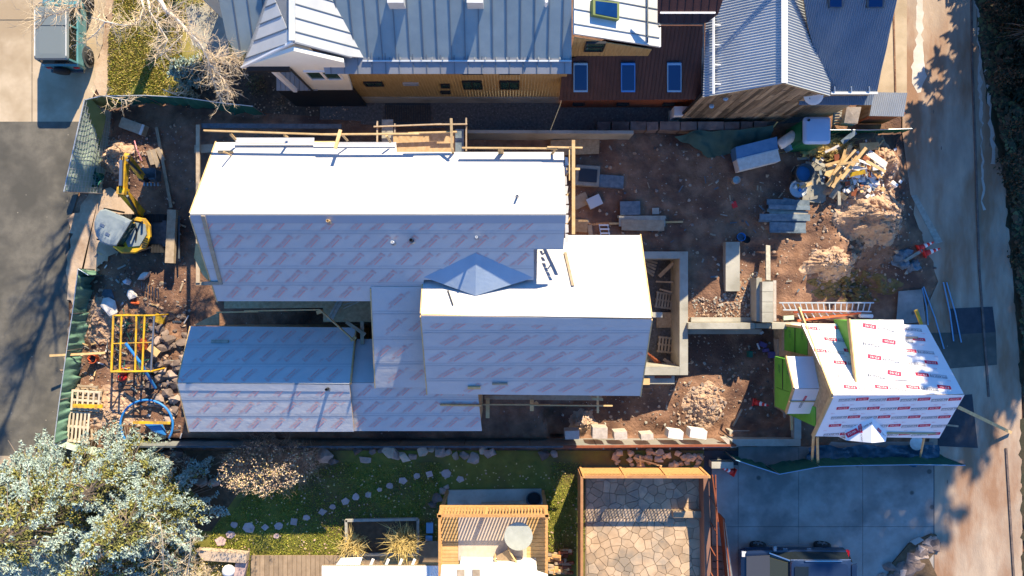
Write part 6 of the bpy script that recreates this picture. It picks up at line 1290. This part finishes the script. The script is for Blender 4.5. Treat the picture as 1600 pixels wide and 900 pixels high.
# wood pile by the pergola and rough rock at the driveway corner
for i in range(40):
    px, py = random.uniform(858,890), random.uniform(860,896); tag(MB().beam(P(px-7,py,.1+random.random()*.5),P(px+7,py+random.uniform(-2,2),.1+random.random()*.5),.12,.1).build('split_log', M[random.choice(('cedar','lumber','rust','lumberold'))]), 'split log in the stack between the balcony and the patio fence', 'log', 'logs stacked beside the balcony')
for i in range(44):
    t_ = random.random(); px = 1385+75*t_+random.uniform(-15,18)*(1.1-t_); py = 905-62*t_+random.uniform(-5,30)*(1-t_*.6)
    if py < 905-80*max(0,(px-1380)/85)**.75: continue
    r = random.uniform(.2,.42); vs, fs = hullrock(r*1.2, r, r*.35, 900+i); p = P(min(px,1462),py,.06); bb = MB(); bb.add([v+p for v in vs], fs); tag(bb.build('rockery_stone', M[random.choice(('stone','stonedark','stonedark'))]), 'mossy flat stone in the rockery at the driveway corner', 'stone', 'rockery stones at the driveway corner')
bb = MB(); bb.slab(pxpoly([(1384,912),(1395,880),(1420,850),(1456,834),(1464,836),(1462,862),(1452,874),(1470,912)], .1), (0,0,-.12)); struct(bb, 'rockery_bed', M['soil'])
tag(MB().slab(pxpoly([(1422,846),(1436,839),(1444,844),(1430,852)], .35), (0,0,-.05)).build('flat_stone', M['drive']), 'pale square flat stone on the rockery', 'stone')
# small rubble, cobbles and scraps over the left yard
pebbles('rubble', [(150,430),(240,425),(300,470),(280,600),(235,690),(120,690),(110,600),(140,480)], 900, .025, .11, ['stone','stonedark','stonelit','dirtpile','lumberold'])
b = MB()
for i in range(90):
    p = gp(random.uniform(120,300), random.uniform(330,690), .06); t_ = random.uniform(0,6.28); l = random.uniform(.1,.45)
    b.beam(p, p+V(math.cos(t_)*l, math.sin(t_)*l, random.uniform(-.02,.06)), random.uniform(.03,.09), .025, random.randrange(5))
tag(b.build('scrap_offcuts', [M['lumber'],M['lumberold'],M['lumbergrey'],M['insul'],M['steeldark']]), kind='stuff')
mound('trampled tan earth heap left of the yellow frame', 158, 500, 26, 40, .25, seed=8); mound('tan earth bank between the pallets and the blue hose loop', 175, 640, 40, 34, .18, seed=9)
b = MB()
for i in range(70):
    p = gp(random.uniform(900,1270), random.uniform(225,460), .06); t_ = random.uniform(0,6.28); l = random.uniform(.08,.35)
    b.beam(p, p+V(math.cos(t_)*l, math.sin(t_)*l, random.uniform(-.02,.05)), random.uniform(.03,.08), .02, random.randrange(4))
tag(b.build('scrap_offcuts', [M['lumberold'],M['lumbergrey'],M['formblue'],M['formblue']]), kind='stuff')
# ---------------------------------------------------------------- trees, shrubs
def grow(mb, p, d, l, r, depth, rd, mi=0, spread=.55, up=.05, kids=(2,4), shrink=.66):
    n = 3; pts = [p]; rs = [r]; q = p.copy(); dd = d.copy()
    for i in range(n):
        dd = (dd + V(rd.gauss(0,.16), rd.gauss(0,.16), rd.gauss(0,.12)+up)).normalized(); q = q + dd*(l/n); pts.append(q.copy()); rs.append(r*(1-.45*(i+1)/n))
    mb.tube(pts, rs, 4 if r > .025 else 3, mi, False)
    if depth <= 0: return
    for k in range(rd.randint(*kids)):
        i = rd.randint(1, n); b = pts[i]; s_ = (V(rd.gauss(0,1), rd.gauss(0,1), rd.gauss(0,.7))*spread + dd).normalized()
        grow(mb, b, s_, l*rd.uniform(.5,.8), max(r*shrink*rd.uniform(.6,.9), .004), depth-1, rd, mi, spread, up, kids, shrink)
def spruce(label, base, h, r, nw, nb, ns, ms, leaf=.10, pw=.75, fat=(.22,.42), wd=.27, gap=True, lean=(0,0), seed=0, low=.06, wob=.25, nm='spruce_tree', group=None, droop=.18):
    rd = random.Random(seed); base = Vector(base); t = thing(nm, label, 'tree', base, 0, group); tip = base + V(lean[0], lean[1], h)
    tr = MB(); tr.tube([base, base.lerp(tip,.5), tip], [h*.014+.04, h*.008+.03, .02], 8); tr.build('trunk', M['bark'], t)
    c = MB(); lm = MB()
    for i in range(nw):
        f = low + (1-low)*(i+rd.random())/nw; zc = base.lerp(tip, f)
        R_ = r*((1-f)**pw)*rd.uniform(.8,1.12) + .12
        for j in range(max(4, int(nb*(1-f*.45)))):
            a = rd.uniform(0, 6.283); L = R_*rd.uniform(1-wob, 1+wob*.5); d = V(math.cos(a), math.sin(a), 0); e = zc + d*L + V(0,0,-droop*L + .12*L*rd.uniform(-1,1.6))
            lm.tube([zc, zc.lerp(e,.6)+V(0,0,.03*L), e], [.035,.02,.008], 3, 0, False)
            m_ = max(3, int(ns*L/r))
            for k in range(m_):
                g_ = (.15+.85*((k+rd.random())/m_)**.8); b = zc.lerp(e, g_) + V(0,0,.05*L*math.sin(g_*3.1))
                w_ = (1.05-g_)*L*wd + .05; b = b + V(-d.y, d.x, 0)*rd.uniform(-w_, w_) + V(0,0,rd.uniform(-.06,.05))
                if gap and noise.noise(b*1.15+V(0,0,seed)) < -.22: continue
                tipness = g_ + rd.uniform(-.2,.15) + .45*noise.noise(b*1.5)
                mi = 0 if tipness > .62 else (1 if tipness > .25 else 2)
                for q in range(3):
                    v = (d*rd.uniform(.1,1) + V(rd.gauss(0,.7), rd.gauss(0,.7), rd.uniform(-.1,.9))).normalized(); s_ = v.cross(V(rd.gauss(0,1),rd.gauss(0,1),.6)).normalized()*leaf*rd.uniform(*fat); l = leaf*rd.uniform(.7,1.5)
                    c.add([b-s_, b+s_, b+v*l+s_*.4, b+v*l-s_*.4], [(0,1,2,3)], mi)
    c.build('crown', [M[k] for k in ms], t); tag(lm.build('limbs', M['bark'], t), kind='stuff'); return t
BL3 = ['needleblue','needlegreen','needledark']
spruce('big blue spruce filling the bottom left corner, tallest of its clump', P(150,772,0), 9.4, 3.6, 30, 15, 120, BL3, .085, seed=1)
spruce('blue spruce at the right of the bottom left clump', P(272,778,0), 7.4, 2.55, 25, 14, 100, BL3, .08, seed=2)
spruce('blue spruce at the top of the bottom left clump near the pallets', P(222,728,0), 5.6, 2.2, 21, 14, 85, BL3, .08, seed=3)
spruce('blue spruce at the left picture edge in the bottom left clump', P(92,750,0), 6.8, 2.6, 24, 14, 95, BL3, .08, seed=4)
spruce('blue spruce at the very bottom edge of the bottom left clump', P(220,850,0), 7.0, 3.0, 25, 14, 100, BL3, .08, seed=5)
spruce('small blue spruce on the dry lawn under the bare branches', P(297,118), 1.6, .85, 12, 11, 16, ['needleblue','needleblue','needledark'], .12, seed=6)
# tall dark spruces beyond the alley, seen only by their feet and their shade
TS = [(24.1,13.6,18,3.0),(26.8,13.2,20,3.2),(30.0,12.6,13,3.1),(33,13.4,12.5,3.1),(25.6,18,22,3.4),(28.6,18,23.5,3.8),(26.0,9.5,9,2.4),(29.5,22.5,27,4.2),(31.2,20,24.5,4.0)]
for i, (x, y, h_, r_) in enumerate(TS): spruce('tall dark spruce beyond the alley at the top right', (x,y,-.05), h_, r_, 34, 13, 18, ['sprucedark','sprucedark','sprucedark'], .36, pw=.5, fat=(.2,.4), low=.2 if i < 1 else .06, gap=False, seed=40+i, group='dark spruces beyond the alley')
spruce('low dark spruce at the right picture edge beside the alley', P(1590,60), 4.0, 1.6, 16, 11, 16, ['sprucedark','sprucedark','needledark'], .16, seed=60)
def shrub(label, px, py, r, h, n, m_twig, leaves=0, m_leaf=None, lf=.06, nm='shrub', seed=0, depth=2, group=None, cat='shrub', tl=1., gate=-.12, lo=.35):
    rd = random.Random(seed+int(px)); c = gp(px,py) if gz(*P(px,py)[:2]) > -.04 else P(px,py,0); t = thing(nm, label, cat, c, 0, group); b = MB()
    for i in range(n):
        a = rd.uniform(0,6.283); e = rd.uniform(.35,1.2); d = V(math.cos(a)*r/h, math.sin(a)*r/h, e).normalized(); grow(b, c+V(rd.gauss(0,r*.25),rd.gauss(0,r*.25),0), d, h*rd.uniform(.4,.7)*tl, .014, depth, rd, 0, .5, .02, (2,4))
    b.build('twigs', M[m_twig], t)
    if leaves:
        l = MB()
        for i in range(leaves):
            a = rd.uniform(0,6.283); q = r*math.sqrt(rd.random())*1.05; z = h*(1-(q/r/1.05)**2*.45)*rd.uniform(lo,1.05); p = c+V(q*math.cos(a),q*math.sin(a),z)
            if noise.noise(p*1.6) < gate: continue
            v = V(rd.gauss(0,1),rd.gauss(0,1),rd.gauss(0,1)).normalized()*lf; s_ = v.cross(V(rd.gauss(0,1),rd.gauss(0,1),rd.gauss(0,1))).normalized()*lf*.5
            l.add([p-v,p+s_,p+v,p-s_], [(0,1,2,3)], rd.randrange(len(m_leaf)))
        l.build('foliage', [M[k] for k in m_leaf], t)
    return t
SH = 'dry brown leafy shrub in the row above the garden lawn'
for i, (px, py, r_) in enumerate(((402,716,.8),(430,708,.85),(456,720,.75),(478,712,.7),(416,728,.65),(446,730,.65))): shrub(('leftmost','second from left and tallest','right hand taller','rightmost','lower left','lower right')[i]+' dry brown leafy shrub in the row above the garden lawn', px, py, r_*1.15, 3.7, 70, 'drybrown', 800, ['drybrown','drybrown','twig','leaflit'], .045, tl=.42, gate=.0, lo=.6, depth=3, seed=70+i, group='dry brown shrubs above the garden lawn')
shrub('small bare twiggy shrub beside the boulder row', 425,690,.35,1.0,9,'twigdark', seed=80, depth=2); shrub('grey bare shrub near the spruce clump', 290,724,.6,.9,12,'twig', seed=81)
for i, (px, py, r_) in enumerate(((300,885,.9),(330,895,.8),(270,880,.8))): shrub('pale bare twiggy shrub beside the big flat stone', px, py, r_, 1.0, 26, 'twig', 200, ['drystraw','twig'], .04, seed=90+i, group='bare shrubs at the bottom beside the spruces')
shrub('grey bare shrub on the mulch beside the white gable', 440,165,.5,.5,16,'twigdark',100,['scrub','twigdark'],.05, seed=95); shrub('low dark shrub on the mulch under the porch', 405,135,.5,.6,14,'twigdark',260,['scrub','needledark'],.05, seed=96)
shrub('dry plant by the garden path at the top', 338,12,.5,.9,16,'twig',200,['drybrown','drystraw'],.05, seed=97); shrub('green shrub at the top of the dry lawn', 297,2,.7,.9,14,'twigdark',500,['needlegreen','grassa'],.06, seed=98)
shrub('dry brush behind the small blue spruce', 335,110,.8,.7,22,'twig',160,['drybrown','twig'],.05, seed=99); shrub('dry brush above the dark fence', 300,146,.7,.6,20,'twig',160,['drybrown','scrub'],.05, seed=100)
tag(scatter_flat('understorey', [(1530,-20),(1530,60),(1574,300),(1598,560),(1600,620),(1700,620),(1700,-20)], 16000, .13, ['scrub','scrubbrown','scrubbrown','sprucedark','needledark'], lambda x, y: abs(noise.noise(V(x*.8,y*.8,2)))*1.0*min(1,max(0,(x-22)/1.5))), kind='stuff')
for i, (px, py) in enumerate(((1560,20),(1585,40),(1575,120),(1590,200),(1580,260),(1598,300),(1600,400))): shrub(('topmost','second from the top','third from the top','middle','third from the bottom','second from the bottom','lowest')[i]+' dark brown low bush on the slope right of the alley', px, py, .9, .9, 16, 'twigdark', 520, ['scrubbrown','scrub','sprucedark'], .09, seed=110+i, group='bushes on the slope right of the alley')
pebbles_ = MB()
# bare white-barked aspen whose limbs reach into the top left
rd = random.Random(5); bs0 = V(-15.5,14.3,0); at = thing('aspen_tree', 'bare white barked aspen reaching over the parked off roader and dry lawn', 'tree', bs0)
tr = MB(); tr.tube([bs0, bs0+V(-.2,.2,4), bs0+V(-.4,.3,8), bs0+V(-.4,.5,12), bs0+V(-.3,.6,15)], [.24,.21,.17,.09,.03], 8); tr.build('trunk', M['birch'], at, True)
lbs = []; tw = MB()
def limb(pp, r0, r1, twigs=9, tl=.9):
    pts = [P(*q_) for q_ in pp]; n = len(pts); rs = [r0+(r1-r0)*i/(n-1) for i in range(n)]; lb = MB(); lb.tube(pts, rs, 6); lbs.append(lb)
    for i in range(n-1):
        for k in range(twigs):
            f_ = rd.random(); b = pts[i].lerp(pts[i+1], f_); d = ((pts[i+1]-pts[i]).normalized()*.6 + V(rd.gauss(0,.7),rd.gauss(0,.7),rd.gauss(0,.5))).normalized(); grow(tw, b, d, tl*rd.uniform(.5,1.1), .012+.006*(1-i/n), 2, rd, 0, .6, .02, (2,3))
limb([(238,-20,8.0),(258,15,7.8),(272,26,7.6),(290,45,7.4),(312,68,7.0),(325,92,6.6),(331,118,6.2)], .10,.03, 15, 0.77)
limb([(325,92,6.6),(345,86,6.4),(368,92,6.2)], .03,.012, 17, 0.59); limb([(328,100,6.5),(350,125,6.2),(362,148,6.0)], .03,.012, 17, 0.59); limb([(331,118,6.2),(338,140,6.0),(345,155,5.9)], .025,.01, 13, 0.51)
limb([(215,-20,8.0),(225,12,8.0),(218,34,8.0),(195,40,8.0),(165,34,7.8),(143,27,7.6)], .05,.02, 9, 0.68); limb([(165,34,7.8),(150,52,7.4),(132,66,7.2),(112,72,7.0)], .022,.008, 5, 0.34)
limb([(230,-10,8.0),(234,18,8.0),(248,40,8.0),(262,62,8.0),(252,85,7.6)], .04,.012, 11, 0.68); limb([(130,-20,8.0),(120,10,8.0),(95,20,8.0),(66,28,8.0)], .03,.01, 13, 0.68); limb([(160,-20,8.0),(100,-5,8.0),(60,5,8.0)], .03,.01, 11, 0.68)
limb([(285,55,6.8),(262,78,6.4),(240,95,6.0)], .02,.008, 7, 0.51)
# short twigs hanging over the fence
limb([(165,150,2.2),(190,155,2.2),(205,158,2.2)], .02,.01, 8, .5); limb([(255,140,2.4),(280,150,2.4)], .02,.01, 6, .5)
# upper crown, outside the picture, that throws the lacy shade on the street
for k in range(34): 
    z = rd.uniform(7,14.5); a = rd.uniform(0,6.28); grow(tw, bs0+V(-.35,.35,z), V(math.cos(a),math.sin(a),.55).normalized(), rd.uniform(1.4,2.6)*(1.3-z/14), .075, 4, rd, 0, .45, .05, (2,4), .62)
for lb in lbs: lb.build('limb', M['birch'], at, True)
tag(tw.build('twigs', M['twig'], at), kind='stuff')
at2 = thing('aspen_tree', 'bare aspen stems standing among the spruces at the bottom left', 'tree', P(262,895)); b = MB()
for px, py, z, qx, qy in ((255,890,3.5,250,812),(292,900,3.2,298,835)): 
    pts = [P(px,py,z), P((px+qx)/2+2,(py+qy)/2,z+.8), P(qx,qy,z+1.2)]; b.tube(pts, [.035,.028,.012], 5)
    for i in range(22): f_ = rd.random(); grow(b, pts[0].lerp(pts[2],f_), V(rd.gauss(0,1),rd.gauss(0,1),.3).normalized(), .5, .009, 2, rd, 0, .6, .02, (2,3))
b.build('stems', M['twig'], at2)
